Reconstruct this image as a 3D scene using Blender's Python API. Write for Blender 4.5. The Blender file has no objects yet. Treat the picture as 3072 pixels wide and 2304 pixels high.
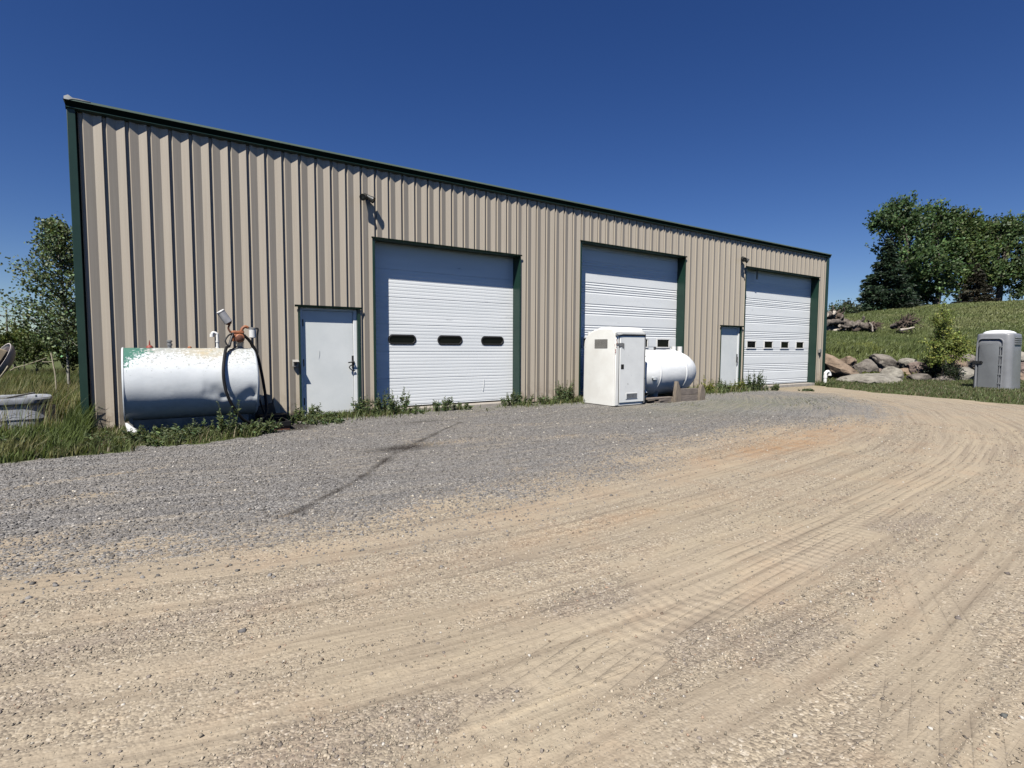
import bpy, bmesh, math, random
import numpy as np
from mathutils import Vector, Matrix, noise as mnoise
random.seed(7); RNG = np.random.default_rng(11)
sc = bpy.context.scene; COL = sc.collection
R = math.radians
# ------------------------------------------------------------------ camera (solved from the photograph)
F_PX, PITCH, YAW, ROLL, CD, CH = 1622.9, R(-3.802), R(34.328), R(0.262), 11.280, 1.374
_fw = Vector((math.sin(YAW), math.cos(YAW), 0)); _r = Vector((math.cos(YAW), -math.sin(YAW), 0)); _u = Vector((0, 0, 1))
CF = _fw*math.cos(PITCH) + _u*math.sin(PITCH); CU = -_fw*math.sin(PITCH) + _u*math.cos(PITCH)
CR = _r*math.cos(ROLL) + CU*math.sin(ROLL); CU = -_r*math.sin(ROLL) + CU*math.cos(ROLL)
CP = Vector((0, -CD, CH))
def ray(x, y): return CF + CR*((x-1536)/F_PX) - CU*((y-1152)/F_PX)
def at_y(x, y, Y=0.0): v = ray(x, y); return CP + v*((Y+CD)/v.y)      # measured point on the vertical plane at Y
def at_d(x, y, D): return CP + ray(x, y)*D                             # measured point at depth D
cam = bpy.data.cameras.new('camera'); cam.sensor_width = 36; cam.lens = F_PX/3072*36; cam.clip_end = 5000; cam.clip_start = 0.05
co = bpy.data.objects.new('camera', cam); COL.objects.link(co)
m = Matrix((CR, CU, -CF)).transposed().to_4x4(); m.translation = CP; co.matrix_world = m; sc.camera = co
# ------------------------------------------------------------------ light
SUN = Vector((-1.353, -1.0, 2.321)).normalized()
sl = bpy.data.lights.new('sun', 'SUN'); sl.energy = 5.0; sl.angle = R(0.53); sl.color = (1.0, 0.955, 0.89)
so = bpy.data.objects.new('sun', sl); COL.objects.link(so); so.rotation_euler = SUN.to_track_quat('Z', 'Y').to_euler(); so.location = (-20, -20, 40)
w = bpy.data.worlds.new('World'); sc.world = w; w.use_nodes = True
nt = w.node_tree; bg = nt.nodes['Background']; bg.inputs[1].default_value = 0.06
sky = nt.nodes.new('ShaderNodeTexSky'); sky.sky_type = 'NISHITA'; sky.sun_disc = False
sky.sun_elevation = math.asin(SUN.z); sky.sun_rotation = math.atan2(SUN.x, SUN.y)
sky.altitude = 1500; sky.air_density = 1.0; sky.dust_density = 0.0; sky.ozone_density = 3.6
hs = nt.nodes.new('ShaderNodeHueSaturation'); hs.inputs['Saturation'].default_value = 1.25; hs.inputs['Hue'].default_value = .516; hs.inputs['Value'].default_value = .89; 
nt.links.new(sky.outputs[0], hs.inputs['Color']); nt.links.new(hs.outputs[0], bg.inputs[0])
sc.view_settings.view_transform = 'Standard'; sc.view_settings.look = 'None'; sc.view_settings.exposure = 0.58; sc.view_settings.gamma = 1
sc.cycles.max_bounces = 6; sc.cycles.diffuse_bounces = 0
# ------------------------------------------------------------------ materials
def nodes(name):
    m = bpy.data.materials.new(name); m.use_nodes = True; t = m.node_tree
    return m, t, t.nodes['Principled BSDF'], (lambda k, **kw: _n(t, k, **kw)), (lambda a, b: t.links.new(a, b))
def _n(t, k, **kw):
    n = t.nodes.new('ShaderNode'+k)
    for a, v in kw.items():
        if a in ('op',): n.operation = v
        elif a in ('dt',): n.data_type = v
        elif a in ('bt',): n.blend_type = v
        else: setattr(n, a, v)
    return n
def c4(c): return (c[0], c[1], c[2], 1)
def ramp(t, src, stops):
    n = t.nodes.new('ShaderNodeValToRGB'); e = n.color_ramp.elements
    while len(e) > 2: e.remove(e[-1])
    e[0].position, e[0].color = stops[0][0], c4(stops[0][1]); e[1].position, e[1].color = stops[1][0], c4(stops[1][1])
    for p, c in stops[2:]:
        q = e.new(p); q.color = c4(c)
    t.links.new(src, n.inputs[0]); return n.outputs[0]
def mixc(t, fac, a, b, bt='MIX'):
    n = t.nodes.new('ShaderNodeMix'); n.data_type = 'RGBA'; n.blend_type = bt; n.clamp_factor = True
    for v, i in ((fac, 0), (a, 6), (b, 7)):
        if isinstance(v, (int, float)): n.inputs[i].default_value = v
        elif isinstance(v, tuple): n.inputs[i].default_value = c4(v)
        else: t.links.new(v, n.inputs[i])
    return n.outputs[2]
def math_(t, op, a, b=0.0, c=0.0, clamp=False):
    n = t.nodes.new('ShaderNodeMath'); n.operation = op; n.use_clamp = clamp
    for i, v in enumerate((a, b, c)):
        if isinstance(v, (int, float)): n.inputs[i].default_value = v
        else: t.links.new(v, n.inputs[i])
    return n.outputs[0]
def noise_(t, vec, scale, detail=4, rough=0.55, dist=0.0):
    n = t.nodes.new('ShaderNodeTexNoise'); n.inputs['Scale'].default_value = scale; n.inputs['Detail'].default_value = detail
    n.inputs['Roughness'].default_value = rough; n.inputs['Distortion'].default_value = dist
    t.links.new(vec, n.inputs['Vector']); return n.outputs['Fac']
def objco(t, sc_=(1, 1, 1)):
    tc = t.nodes.new('ShaderNodeTexCoord'); mp = t.nodes.new('ShaderNodeMapping'); mp.inputs['Scale'].default_value = sc_
    t.links.new(tc.outputs['Object'], mp.inputs[0]); return mp.outputs[0]
def bump_(t, h, strength, dist, normal_in, prev=None):
    b = t.nodes.new('ShaderNodeBump'); b.inputs['Strength'].default_value = strength; b.inputs['Distance'].default_value = dist
    t.links.new(h, b.inputs['Height'])
    if prev is not None: t.links.new(prev, b.inputs['Normal'])
    if normal_in is not None: t.links.new(b.outputs[0], normal_in)
    return b.outputs[0]
def pm(name, a, b=None, scale=6.0, rough=0.5, metal=0.0, stretch=(1, 1, 1), bump=0.0, bscale=40.0, lo=.35, hi=.65, spec=None, spots=None):
    """paint / plastic / wood: two tones of one colour mixed by noise, fine bump, optional spots of dirt (colour, amount)"""
    m, t, p, N, L = nodes(name); v = objco(t, stretch)
    b = b or tuple(x*0.86 for x in a)
    colr = ramp(t, noise_(t, v, scale, 6, .62), [(lo, b), (hi, a)])
    if spots:
        f = noise_(t, v, spots[2], 8, .7); f = ramp(t, f, [(spots[1], (0, 0, 0)), (min(1, spots[1]+.06), (1, 1, 1))])
        colr = mixc(t, f, colr, spots[0])
    L(colr, p.inputs['Base Color']); p.inputs['Roughness'].default_value = rough; p.inputs['Metallic'].default_value = metal
    if spec is not None: p.inputs['Specular IOR Level'].default_value = spec
    if bump: bump_(t, noise_(t, v, bscale, 5, .6), bump, .01, p.inputs['Normal'])
    return m
def leafmat(name, tint=(1, 1, 1), rough=.55, trans=.25):
    m, t, p, N, L = nodes(name); a = N('Attribute', attribute_name='col')
    colr = mixc(t, 1.0, a.outputs['Color'], tint, 'MULTIPLY')
    L(colr, p.inputs['Base Color']); p.inputs['Roughness'].default_value = rough; p.inputs['Specular IOR Level'].default_value = .3
    tr = N('BsdfTranslucent'); L(mixc(t, 1.0, colr, (1.25, 1.3, .7), 'MULTIPLY'), tr.inputs[0])
    mx = N('MixShader'); mx.inputs[0].default_value = trans; L(p.outputs[0], mx.inputs[1]); L(tr.outputs[0], mx.inputs[2])
    L(mx.outputs[0], t.nodes['Material Output'].inputs[0]); return m
M = {}
def siding_mat():
    m, t, p, N, L = nodes('painted_siding'); v = objco(t, (26, 26, .5)); v2 = objco(t)
    base = ramp(t, noise_(t, v, 1.0, 4, .6), [(.3, (.38, .33, .26)), (.7, (.445, .393, .313))])
    cell = objco(t, (1/.9144, 1, 1/50.))
    base = mixc(t, math_(t, 'MULTIPLY', noise_(t, cell, 1.3, 1), .22), base, (.30, .27, .235))
    # splashed dirt low on the wall
    tc = N('TexCoord'); sp = N('SeparateXYZ'); L(tc.outputs['Object'], sp.inputs[0])
    z = math_(t, 'SUBTRACT', .55, sp.outputs[2]); z = math_(t, 'MULTIPLY', z, 1.6, clamp=True)
    dirt = math_(t, 'MULTIPLY', z, ramp(t, noise_(t, v2, 7, 6, .7), [(.42, (0, 0, 0)), (.62, (1, 1, 1))]))
    base = mixc(t, math_(t, 'MULTIPLY', dirt, .8), base, (.17, .12, .08))
    L(base, p.inputs['Base Color']); p.inputs['Roughness'].default_value = .48
    bump_(t, noise_(t, objco(t, (60, 60, 1.2)), 1, 3), .12, .004, p.inputs['Normal']); return m
M['siding'] = siding_mat()
M['green'] = pm('green_trim', (.012, .038, .026), (.009, .030, .021), 3, .38)
M['darkgreen'] = pm('dark_green_trim', (.005, .013, .009), (.004, .010, .007), 3, .8, spec=.08)  # dark header paint, also paints the eave's unlit face and the shadow gap
M['litgreen'] = pm('sunlit_eave_lip', (.15, .20, .155), (.11, .155, .12), 2, .45, stretch=(.4, 1, 1))  # trim green lightened, sunlight on the lip put into the colour
M['doorwhite'] = pm('white_steel', (.83, .85, .84), (.75, .775, .77), 1.1, .42, stretch=(.35, 1, 3), spots=((.52, .54, .54), .64, 3.0))
M['slab'] = pm('white_door_paint', (.72, .745, .725), (.65, .68, .665), 1.6, .45, spots=((.45, .48, .49), .66, 5))
M['seal'] = pm('rubber_seal', (.012, .012, .013), None, 5, .7)
M['black'] = pm('black_metal', (.012, .013, .014), (.02, .02, .021), 12, .5)
M['bronze'] = pm('bronze_lamp_housing', (.028, .030, .028), (.018, .02, .019), 8, .45)
M['glass'] = pm('dark_window_glass', (.004, .005, .005), (.007, .008, .007), 3, .05, spec=.14)
M['frost'] = pm('lamp_lens', (.13, .13, .10), (.09, .09, .07), 9, .3)
M['concrete'] = pm('concrete', (.42, .385, .33), (.31, .28, .24), 5, .85, bump=.5, bscale=60)
M['oldconcrete'] = pm('old_concrete', (.25, .22, .19), (.17, .15, .13), 7, .9, bump=.6, bscale=40)
M['roof'] = pm('roof_steel', (.05, .10, .075), (.04, .085, .065), 2, .4)
M['flash'] = pm('pale_torn_flashing', (.55, .55, .52), (.40, .41, .39), 14, .5)
M['galv'] = pm('galvanised', (.34, .34, .33), (.26, .26, .26), 15, .4, metal=.5)
M['grey'] = pm('grey_box', (.34, .33, .30), (.27, .26, .24), 9, .6)
M['hose'] = pm('black_rubber_hose', (.008, .008, .009), (.014, .014, .015), 20, .6, spec=.2)
M['orange'] = pm('orange_pump_paint', (.40, .155, .065), (.22, .075, .035), 16, .5, spots=((.045, .02, .014), .56, 22))
M['rust'] = pm('rusty_iron', (.16, .060, .032), (.085, .035, .022), 18, .75)
M['redcap'] = pm('red_cap', (.30, .055, .035), (.19, .045, .03), 18, .6)
M['filterwhite'] = pm('white_canister', (.72, .72, .70), (.60, .60, .58), 9, .4)
M['filtergrey'] = pm('grey_canister', (.40, .40, .40), (.30, .30, .31), 12, .45)
M['pvc'] = pm('white_pvc', (.80, .80, .77), (.70, .70, .67), 5, .4)
M['skid'] = pm('shaded_skid_paint', (.17, .17, .16), (.11, .11, .10), 6, .7)  # grey carries the shade under the tank in its colour
M['tankplain'] = pm('weathered_white_paint', (.66, .69, .70), (.52, .55, .56), 5, .45, spots=((.30, .28, .24), .66, 14))
M['wood'] = pm('weathered_timber', (.27, .225, .175), (.14, .115, .09), 4, .85, stretch=(9, 9, 1.2), bump=.6, bscale=8)
M['woodh'] = pm('weathered_plank', (.245, .205, .17), (.13, .11, .095), 4, .85, stretch=(1.2, 9, 9), bump=.6, bscale=8)
M['bark'] = pm('bark', (.145, .125, .105), (.07, .058, .048), 6, .9, bump=.8, bscale=14)
M['palebark'] = pm('pale_bark', (.34, .33, .28), (.16, .15, .12), 5, .8, bump=.3, bscale=20)
M['log'] = pm('grey_log', (.20, .17, .14), (.035, .028, .024), 9, .9, bump=.9, bscale=12)
M['logpale'] = pm('bare_log_wood', (.46, .41, .34), (.27, .23, .19), 5, .85, bump=.6, bscale=16)
M['stump'] = pm('stump_root', (.12, .088, .066), (.04, .03, .024), 6, .95, bump=.8, bscale=18)
M['stick'] = pm('dry_stick', (.36, .33, .24), (.24, .21, .15), 12, .8)
M['dish'] = pm('pale_shell', (.62, .58, .54), (.42, .38, .36), 5, .5)
M['dishdark'] = pm('dark_shell_face', (.06, .045, .042), (.035, .028, .026), 6, .6)
M['tan'] = pm('tan_cloth', (.40, .33, .23), (.24, .19, .12), 5, .8)
M['greyplastic'] = pm('grey_plastic', (.215, .222, .23), (.18, .186, .194), 2.5, .38, bump=.05, bscale=90)
M['greydoor'] = pm('grey_plastic_door', (.165, .175, .18), (.14, .147, .152), 2.2, .42)
M['dome'] = pm('white_translucent_roof', (.82, .83, .83), (.75, .76, .77), 3, .4)
M['shell'] = pm('dirty_grey_shell', (.33, .345, .37), (.20, .21, .225), 4, .42, spots=((.09, .09, .085), .60, 7))
M['offwhite'] = pm('aged_white_plastic', (.80, .80, .75), (.72, .71, .66), 2.0, .5, spots=((.50, .47, .40), .655, 6))
M['whitedoor'] = pm('white_plastic_door', (.80, .81, .78), (.72, .73, .705), 2.4, .5, spots=((.40, .40, .38), .65, 7))
M['grille'] = pm('grey_vent_grille', (.21, .21, .205), (.12, .12, .118), 10, .6)
M['redmark'] = pm('red_paint_trace', (.42, .05, .03), (.30, .05, .03), 20, .6)
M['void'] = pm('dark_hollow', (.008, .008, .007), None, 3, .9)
M['tank2'] = pm('white_tank_paint', (.82, .83, .82), (.70, .72, .715), 3.2, .48, stretch=(.7, 1, 1.6), bump=.12, bscale=9, spots=((.42, .41, .38), .67, 9))
M['pole'] = pm('utility_pole_wood', (.12, .095, .08), (.08, .065, .055), 5, .9)
M['leaf'] = leafmat('leaves'); M['needle'] = leafmat('needles', trans=.08); M['grass'] = leafmat('grass_blades', rough=.5, trans=.3)
# ------------------------------------------------------------------ mesh helpers
ORG = {}
class MB:
    def __init__(s): s.v = []; s.f = []; s.mi = []; s.cur = 0
    def add(s, vs, fs):
        o = len(s.v); s.v += [Vector(a) for a in vs]
        for f in fs: s.f.append([o+i for i in f]); s.mi.append(s.cur)
        return s
    def mat(s, i): s.cur = i; return s
    def box(s, x0, x1, y0, y1, z0, z1, M_=None):
        vs = [Vector((x, y, z)) for z in (z0, z1) for y in (y0, y1) for x in (x0, x1)]
        if M_ is not None: vs = [M_ @ v for v in vs]
        return s.add(vs, [(0, 2, 3, 1), (4, 5, 7, 6), (0, 1, 5, 4), (2, 6, 7, 3), (0, 4, 6, 2), (1, 3, 7, 5)])
    def loft(s, rings, cap=True, close=True):
        n = len(rings[0]); vs = [p for r in rings for p in r]; fs = []
        for i in range(len(rings)-1):
            for j in range(n if close else n-1):
                a = i*n+j; b = i*n+(j+1) % n; fs.append((a, b, b+n, a+n))
        if cap: fs.append(tuple(range(n-1, -1, -1))); fs.append(tuple((len(rings)-1)*n+i for i in range(n)))
        return s.add(vs, fs)
    def tube(s, pts, r, n=10, cap=True, sq=1.0):
        pts = [Vector(p) for p in pts]; rs = r if isinstance(r, (list, tuple)) else [r]*len(pts); rings = []; up = None
        for i, p in enumerate(pts):
            d = (pts[min(i+1, len(pts)-1)] - pts[max(i-1, 0)]).normalized()
            if up is None: up = d.orthogonal().normalized()
            else:
                up = up - d*up.dot(d)
                up = up.normalized() if up.length > 1e-6 else d.orthogonal().normalized()
            q = d.cross(up)
            rings.append([p + (up*math.cos(2*math.pi*k/n) + q*math.sin(2*math.pi*k/n)*sq)*rs[i] for k in range(n)])
        return s.loft(rings, cap)
    def lathe(s, prof, n=24, M_=None, cap=True):      # prof (r, z) about local Z
        rings = [[Vector((max(r, 1e-4)*math.cos(2*math.pi*k/n), max(r, 1e-4)*math.sin(2*math.pi*k/n), z)) for k in range(n)] for r, z in prof]
        if M_ is not None: rings = [[M_ @ p for p in r] for r in rings]
        return s.loft(rings, cap)
    def build(s, name, mats, parent=None, smooth=35, bevel=0.0, world=True):
        me = bpy.data.meshes.new(name); o = Vector(ORG.get(parent.name, (0, 0, 0))) if (parent is not None and world) else Vector()
        me.from_pydata([tuple(v-o) for v in s.v], [], s.f)
        for mm in (mats if isinstance(mats, (list, tuple)) else [mats]): me.materials.append(mm)
        me.polygons.foreach_set('material_index', s.mi)
        bm = bmesh.new(); bm.from_mesh(me); bmesh.ops.recalc_face_normals(bm, faces=bm.faces); bm.to_mesh(me); bm.free()
        if smooth: me.polygons.foreach_set('use_smooth', [True]*len(me.polygons)); me.set_sharp_from_angle(angle=R(smooth))
        ob = bpy.data.objects.new(name, me); COL.objects.link(ob)
        if parent is not None: ob.parent = parent; ORG[ob.name] = tuple(o)
        if bevel:
            b = ob.modifiers.new('bevel', 'BEVEL'); b.width = bevel; b.segments = 2; b.limit_method = 'ANGLE'; b.angle_limit = R(40)
        return ob
def np_mesh(name, V, F, mat, col=None, parent=None, smooth=False):
    V = np.asarray(V, np.float32); F = np.asarray(F, np.int32)
    if parent is not None: V = V - np.array(ORG.get(parent.name, (0, 0, 0)), np.float32)
    me = bpy.data.meshes.new(name); me.vertices.add(len(V)); me.vertices.foreach_set('co', V.ravel())
    k = F.shape[1]; me.loops.add(F.size); me.loops.foreach_set('vertex_index', F.ravel())
    me.polygons.add(len(F)); me.polygons.foreach_set('loop_start', np.arange(0, F.size, k, dtype=np.int32))
    me.update(calc_edges=True)
    if smooth: me.polygons.foreach_set('use_smooth', np.ones(len(F), bool))
    if col is not None:
        a = me.attributes.new('col', 'FLOAT_COLOR', 'POINT'); c = np.ones((len(V), 4), np.float32); c[:, :3] = col; a.data.foreach_set('color', c.ravel())
    me.materials.append(mat); ob = bpy.data.objects.new(name, me); COL.objects.link(ob)
    if parent is not None: ob.parent = parent; ORG[ob.name] = ORG.get(parent.name, (0, 0, 0))
    return ob
def tag(o, label, cat, group=None):
    o['label'] = label; o['category'] = cat
    if group: o['group'] = group
    return o
def thing(name, label, cat, loc, group=None, rz=0.0):
    o = bpy.data.objects.new(name, None); COL.objects.link(o); o.location = loc; o.rotation_euler = (0, 0, rz); o.empty_display_size = .2
    ORG[o.name] = tuple(loc) if rz == 0 else (0, 0, 0)
    return tag(o, label, cat, group)
def kind(o, k): o['kind'] = k; return o
def smooth_path(pts, n=8):
    P = [Vector(p) for p in pts]; P = [P[0]*2-P[1]] + P + [P[-1]*2-P[-2]]; out = []
    for i in range(1, len(P)-2):
        for k in range(n):
            t = k/n; a, b, c, d = P[i-1], P[i], P[i+1], P[i+2]
            out.append(.5*((2*b) + (c-a)*t + (2*a-5*b+4*c-d)*t*t + (3*b-a-3*c+d)*t**3))
    out.append(P[-2]); return out
def vn(x, y, seed=0):                                   # smooth value noise on a lattice, 0..1
    x = np.asarray(x, float); y = np.asarray(y, float); xi = np.floor(x).astype(np.int64); yi = np.floor(y).astype(np.int64); fx = x-xi; fy = y-yi
    fx = fx*fx*(3-2*fx); fy = fy*fy*(3-2*fy)
    def h(a, b):
        n = (a*374761393 + b*668265263 + seed*974711) & 0x7fffffff; n = ((n ^ (n >> 13))*1274126177) & 0x7fffffff
        return ((n ^ (n >> 16)) & 0xffff)/65535.0
    return (h(xi, yi)*(1-fx)+h(xi+1, yi)*fx)*(1-fy) + (h(xi, yi+1)*(1-fx)+h(xi+1, yi+1)*fx)*fy
def fbm(x, y, seed=0, o=4):
    r = 0; a = .5
    for i in range(o): r = r + a*vn(x*2**i, y*2**i, seed+i); a *= .5
    return r
def sstep(a, b, x): t = np.clip((x-a)/(b-a), 0, 1); return t*t*(3-2*t)
# ------------------------------------------------------------------ terrain
SX, SY = math.sin(YAW), math.cos(YAW)
def st(x, y): return SX*x + SY*(y+CD), SY*x - SX*(y+CD)
def gz(x, y):
    x = np.asarray(x, float); y = np.asarray(y, float); s, t = st(x, y)
    z = -.06 - .04*sstep(15, 23, x) + .02*(fbm(x*.5, y*.5, 3)-.5)
    hm = sstep(8.5, 13.2, t)
    u = np.clip((s-25.4)/(62-25.4), 0, 1)
    zc = np.interp(t, [10, 30, 38, 47, 57, 80, 140], [4.9, 5.1, 5.35, 6.35, 6.9, 7.4, 8])
    bank = .10*sstep(21.5, 24.6, s)+.90*sstep(26.0, 27.6, s)
    hill = (zc-.95)*(1-(1-u)**1.35) - np.clip((s-64)/300, 0, 1)*6*sstep(64, 90, s)
    z = z + hm*(bank + hill + .10*sstep(26, 32, s)*(fbm(x*.35, y*.35, 9)-.5)*2)
    left = (1-sstep(-1.2, -.8, x))*sstep(-1, 6, y)
    return z + left*.05*(fbm(x*.6, y*.6, 5)-.3)*2
def g1(x, y): return float(gz(x, y))
TRK = np.array([(20.5, 1.2), (20.3, -.32), (19.97, -2.76), (18.16, -4.88), (15.53, -6.57), (13.03, -7.67), (10.8, -8.37), (8.66, -8.83), (6.68, -9.05), (4.71, -9.25), (3.06, -9.36), (2.21, -9.36), (1.12, -9.27), (.23, -9.1), (-.44, -8.91), (-3, -8.3), (-9, -6.8)])
GREY = np.array([(-9, -5.2), (-.84, -6.5), (-.2, -6.64), (.83, -6.81), (1.67, -7.09), (2.71, -6.96), (3.42, -6.68), (4.74, -6.6), (6.31, -5.72), (7.14, -5.75), (9.59, -5.62), (12.77, -6.2), (15.61, -5.4), (18.4, -2.53), (18.6, .5)])
OIL = np.array([(.9, -6.5), (1.06, -6.39), (1.77, -5.71), (2.74, -4.45), (3.37, -3.81), (4.54, -2.61), (5.0, -2.2)])
def gpl(*pts):
    out = []
    for a, b in pts:
        v = ray(a, b); k = (-.075-CH)/v.z; out.append((CP.x+v.x*k, CP.y+v.y*k))
    o = [Vector((a, b, 0)) for a, b in out]
    return np.array([(p.x, p.y) for p in (smooth_path(o, 5) if len(o) > 2 else o)])
TRK2 = gpl((2935, 1330), (2870, 1400), (2720, 1480), (2565, 1560), (2400, 1635), (2214, 1725), (2050, 1815), (1899, 1905), (1720, 2040), (1536, 2185), (1400, 2330))
TRK3 = gpl((2590, 1560), (2660, 1640), (2740, 1780), (2790, 1900), (2815, 2080), (2815, 2330))
TRK4 = gpl((3040, 1690), (2960, 1760), (2880, 1850), (2800, 1970), (2700, 2150))
TANS = [gpl((0, 1472), (130, 1452), (300, 1432), (480, 1408)), gpl((0, 1642), (160, 1612), (330, 1572)), gpl((0, 1535), (300, 1490)), gpl((1450, 1278), (1700, 1272), (1900, 1262)), gpl((1250, 1335), (1500, 1320), (1850, 1308)), gpl((800, 1700), (1050, 1640), (1400, 1530))]
DARK = [(gpl((0, 1992), (231, 1945), (400, 1908), (555, 1871), (720, 1828), (895, 1781), (990, 1750)), .10), (gpl((820, 2304), (1000, 2235), (1150, 2200), (1290, 2165)), .16), (gpl((2050, 1960), (2140, 1895)), .10), (gpl((2290, 1960), (2420, 1890)), .14), (gpl((1480, 2105), (1560, 2085)), .06), (gpl((0, 2115), (140, 2096)), .05), (gpl((1680, 1830), (1860, 1800)), .12), (gpl((2640, 1590), (2780, 1560)), .12)]
def gline(P, x, y, w_): return np.exp(-(polydist(P, x, y)[0]/w_)**2)
def darkf(x, y): return np.clip(sum(gline(P, x, y, w_) for P, w_ in DARK), 0, 1)
def band2(x, y):
    d, s, l = polydist(TRK2, x, y); d = d*s; wid = .22+.16*vn(l*.9, l*0, 92)
    r = np.exp(-(np.abs(d+.12*(vn(l*.7, l*0, 93)-.5))/wid)**3)
    d3 = polydist(TRK3, x, y)[0]; d4 = polydist(TRK4, x, y)[0]
    return np.clip(np.maximum(np.maximum(r, .45*np.exp(-(d3/.14)**2)), .4*np.exp(-(d4/.12)**2)), 0, 1)
def polydist(P, x, y):
    best = np.full(x.shape, 1e9); sg = np.ones(x.shape); al = np.zeros(x.shape); acc = 0
    for (ax, ay), (bx, by) in zip(P[:-1], P[1:]):
        dx, dy = bx-ax, by-ay; L = math.hypot(dx, dy); t = np.clip(((x-ax)*dx+(y-ay)*dy)/(L*L), 0, 1)
        d = np.hypot(x-(ax+t*dx), y-(ay+t*dy)); mk = d < best; best = np.where(mk, d, best)
        sg = np.where(mk, np.sign((x-ax)*dy-(y-ay)*dx), sg); al = np.where(mk, acc+t*L, al); acc += L
    return best, sg, al
def inpoly(P, x, y):
    c = np.zeros(x.shape, bool); n = len(P)
    for i in range(n):
        ax, ay = P[i]; bx, by = P[(i+1) % n]
        cr = ((ay > y) != (by > y)) & (x < (bx-ax)*(y-ay)/((by-ay) if by != ay else 1e-9)+ax); c ^= cr
    return c
GL = [(-300, -40), (-8, -4.6), (-1.45, -2.62), (-.83, -2.36), (-.09, -2.02), (.72, -2.0), (1.4, -1.9), (1.62, -1.2), (2.0, -.5), (2.3, .1), (-.8, .15), (-.9, 400), (-300, 400)]
GRR = [(23.45, .4), (22.7, -.15), (21.9, -1.4), (20.6, -3.3), (20.0, -5.3), (19.3, -7.6), (17.5, -14), (60, -200), (600, -200), (600, 600), (23.45, 600)]
def grassmask(x, y):
    out = np.zeros(x.shape)
    for P in (GL, GRR):
        Q = np.array(P+[P[0]]); ins = inpoly(P, x, y); near = np.full(x.shape, 9.0)
        sel = (np.abs(x) < 60) & (np.abs(y) < 60)
        near[sel] = polydist(Q, x[sel], y[sel])[0]
        out = np.maximum(out, sstep(-.22, .12, np.where(ins, near, -near) + .75*(fbm(x*2.1, y*2.1, 21)-.5)))
    return out
def lines(*seg):
    out = []
    for a, b, st_ in seg: out += list(np.arange(a, b, st_))
    return np.array(out+[seg[-1][1]])
gx = lines((-900, -100, 100), (-100, -12, 6), (-12, -4, .5), (-4, 24, .07), (24, 60, .5), (60, 140, 3), (140, 900, 60))
gy = lines((-300, -40, 30), (-40, -12, 2), (-12, 1, .06), (1, 45, .45), (45, 140, 3), (140, 1400, 80))
X, Y = np.meshgrid(gx, gy); Xf, Yf = X.ravel(), Y.ravel(); Zf = gz(Xf, Yf)
inner = (Xf > -12) & (Xf < 26) & (Yf > -14) & (Yf < 3)
A = {k: np.zeros(len(Xf)) for k in ('trackd', 'trackl', 'greyg', 'oil', 'rustg', 'mossy', 'grassg', 'band', 'tread', 'trk2', 'len2', 'trk3', 'tanstk', 'dark')}
xi, yi = Xf[inner], Yf[inner]
d, sg, al = polydist(TRK, xi, yi); td = d*sg; A['trackd'][inner] = td; A['trackl'][inner] = al
GP = [tuple(p) for p in GREY]+[(-9, .5)]
gd, _, _ = polydist(GREY, xi, yi); gin = inpoly(GP, xi, yi)
A['greyg'][inner] = np.clip(.5+np.where(gin, gd, -gd)*.45, 0, 1)
od, _, ol = polydist(OIL, xi, yi); wv = .018+.075*vn(ol*4.5, ol*0, 4)**2
oil = np.exp(-(od/wv)**2)*(.6+.4*vn(ol*2.2, ol*0+7, 8))
oil = np.maximum(oil, 1.0*np.exp(-(((xi-3.05)/.42)**2+((yi+4.05)/.2)**2)))
oil = np.maximum(oil, 1.0*np.exp(-(((xi-2.15)/.45)**2+((yi+1.0)/.5)**2)**2))
oil = np.maximum(oil, .55*np.exp(-(((xi-4.6)/.7)**2+((yi+1.7)/.12)**2)))
A['oil'][inner] = oil
ru = np.exp(-(((xi-7.4)/1.5)**2+((yi+7.0)/.35)**2)) + .8*np.exp(-(((xi-9.6)/2.2)**2+((yi+6.6)/.45)**2)) + .5*np.exp(-(((xi-3.2)/1.3)**2+((yi+8.1)/.12)**2))
A['rustg'][inner] = np.clip(ru, 0, 1)
A['mossy'][inner] = np.clip(np.exp(-(((xi-13.2)/3.4)**2+((yi+3.0)/1.3)**2))+.6*np.exp(-(((yi+.35)/.5)**2)), 0, 1)
A['grassg'] = grassmask(Xf, Yf)
def bands(td, al):
    wob = .12*(vn(al*.5, al*0, 91)-.5)
    r = np.zeros_like(td)
    for c, w_, k in ((0, .22, .55), (1.72, .24, .55), (-1.75, .30, .8), (.55, .10, .5), (-.62, .12, .55), (2.6, .16, .45), (-2.8, .3, .5), (-.25, .06, .4), (1.2, .08, .45)):
        r = np.maximum(r, k*np.exp(-((td-c-wob)/w_)**2)*(.2+.8*sstep(.25, .75, vn(al*.35, al*0+c*3.1, 95))))
    return np.clip(r, 0, 1)
A['band'][inner] = np.maximum(bands(td, al)*(1-.5*darkf(xi, yi)), band2(xi, yi))
_d, _s, _l = polydist(TRK2, xi, yi); A['trk2'][inner] = _d*_s; A['len2'][inner] = _l
_d, _s, _l = polydist(TRK3, xi, yi); A['trk3'][inner] = _d*_s
A['dark'][inner] = darkf(xi, yi); A['tanstk'][inner] = np.clip(sum(gline(P, xi, yi, .10+.05*i) for i, P in enumerate(TANS)), 0, 1)
A['tread'][inner] = np.clip(sum(np.exp(-((td-c)/.13)**4) for c in (0.05, -.55, 1.72, -1.75)), 0, 1)*sstep(.35, .6, vn(al*.6, al*0+3, 97))
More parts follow.
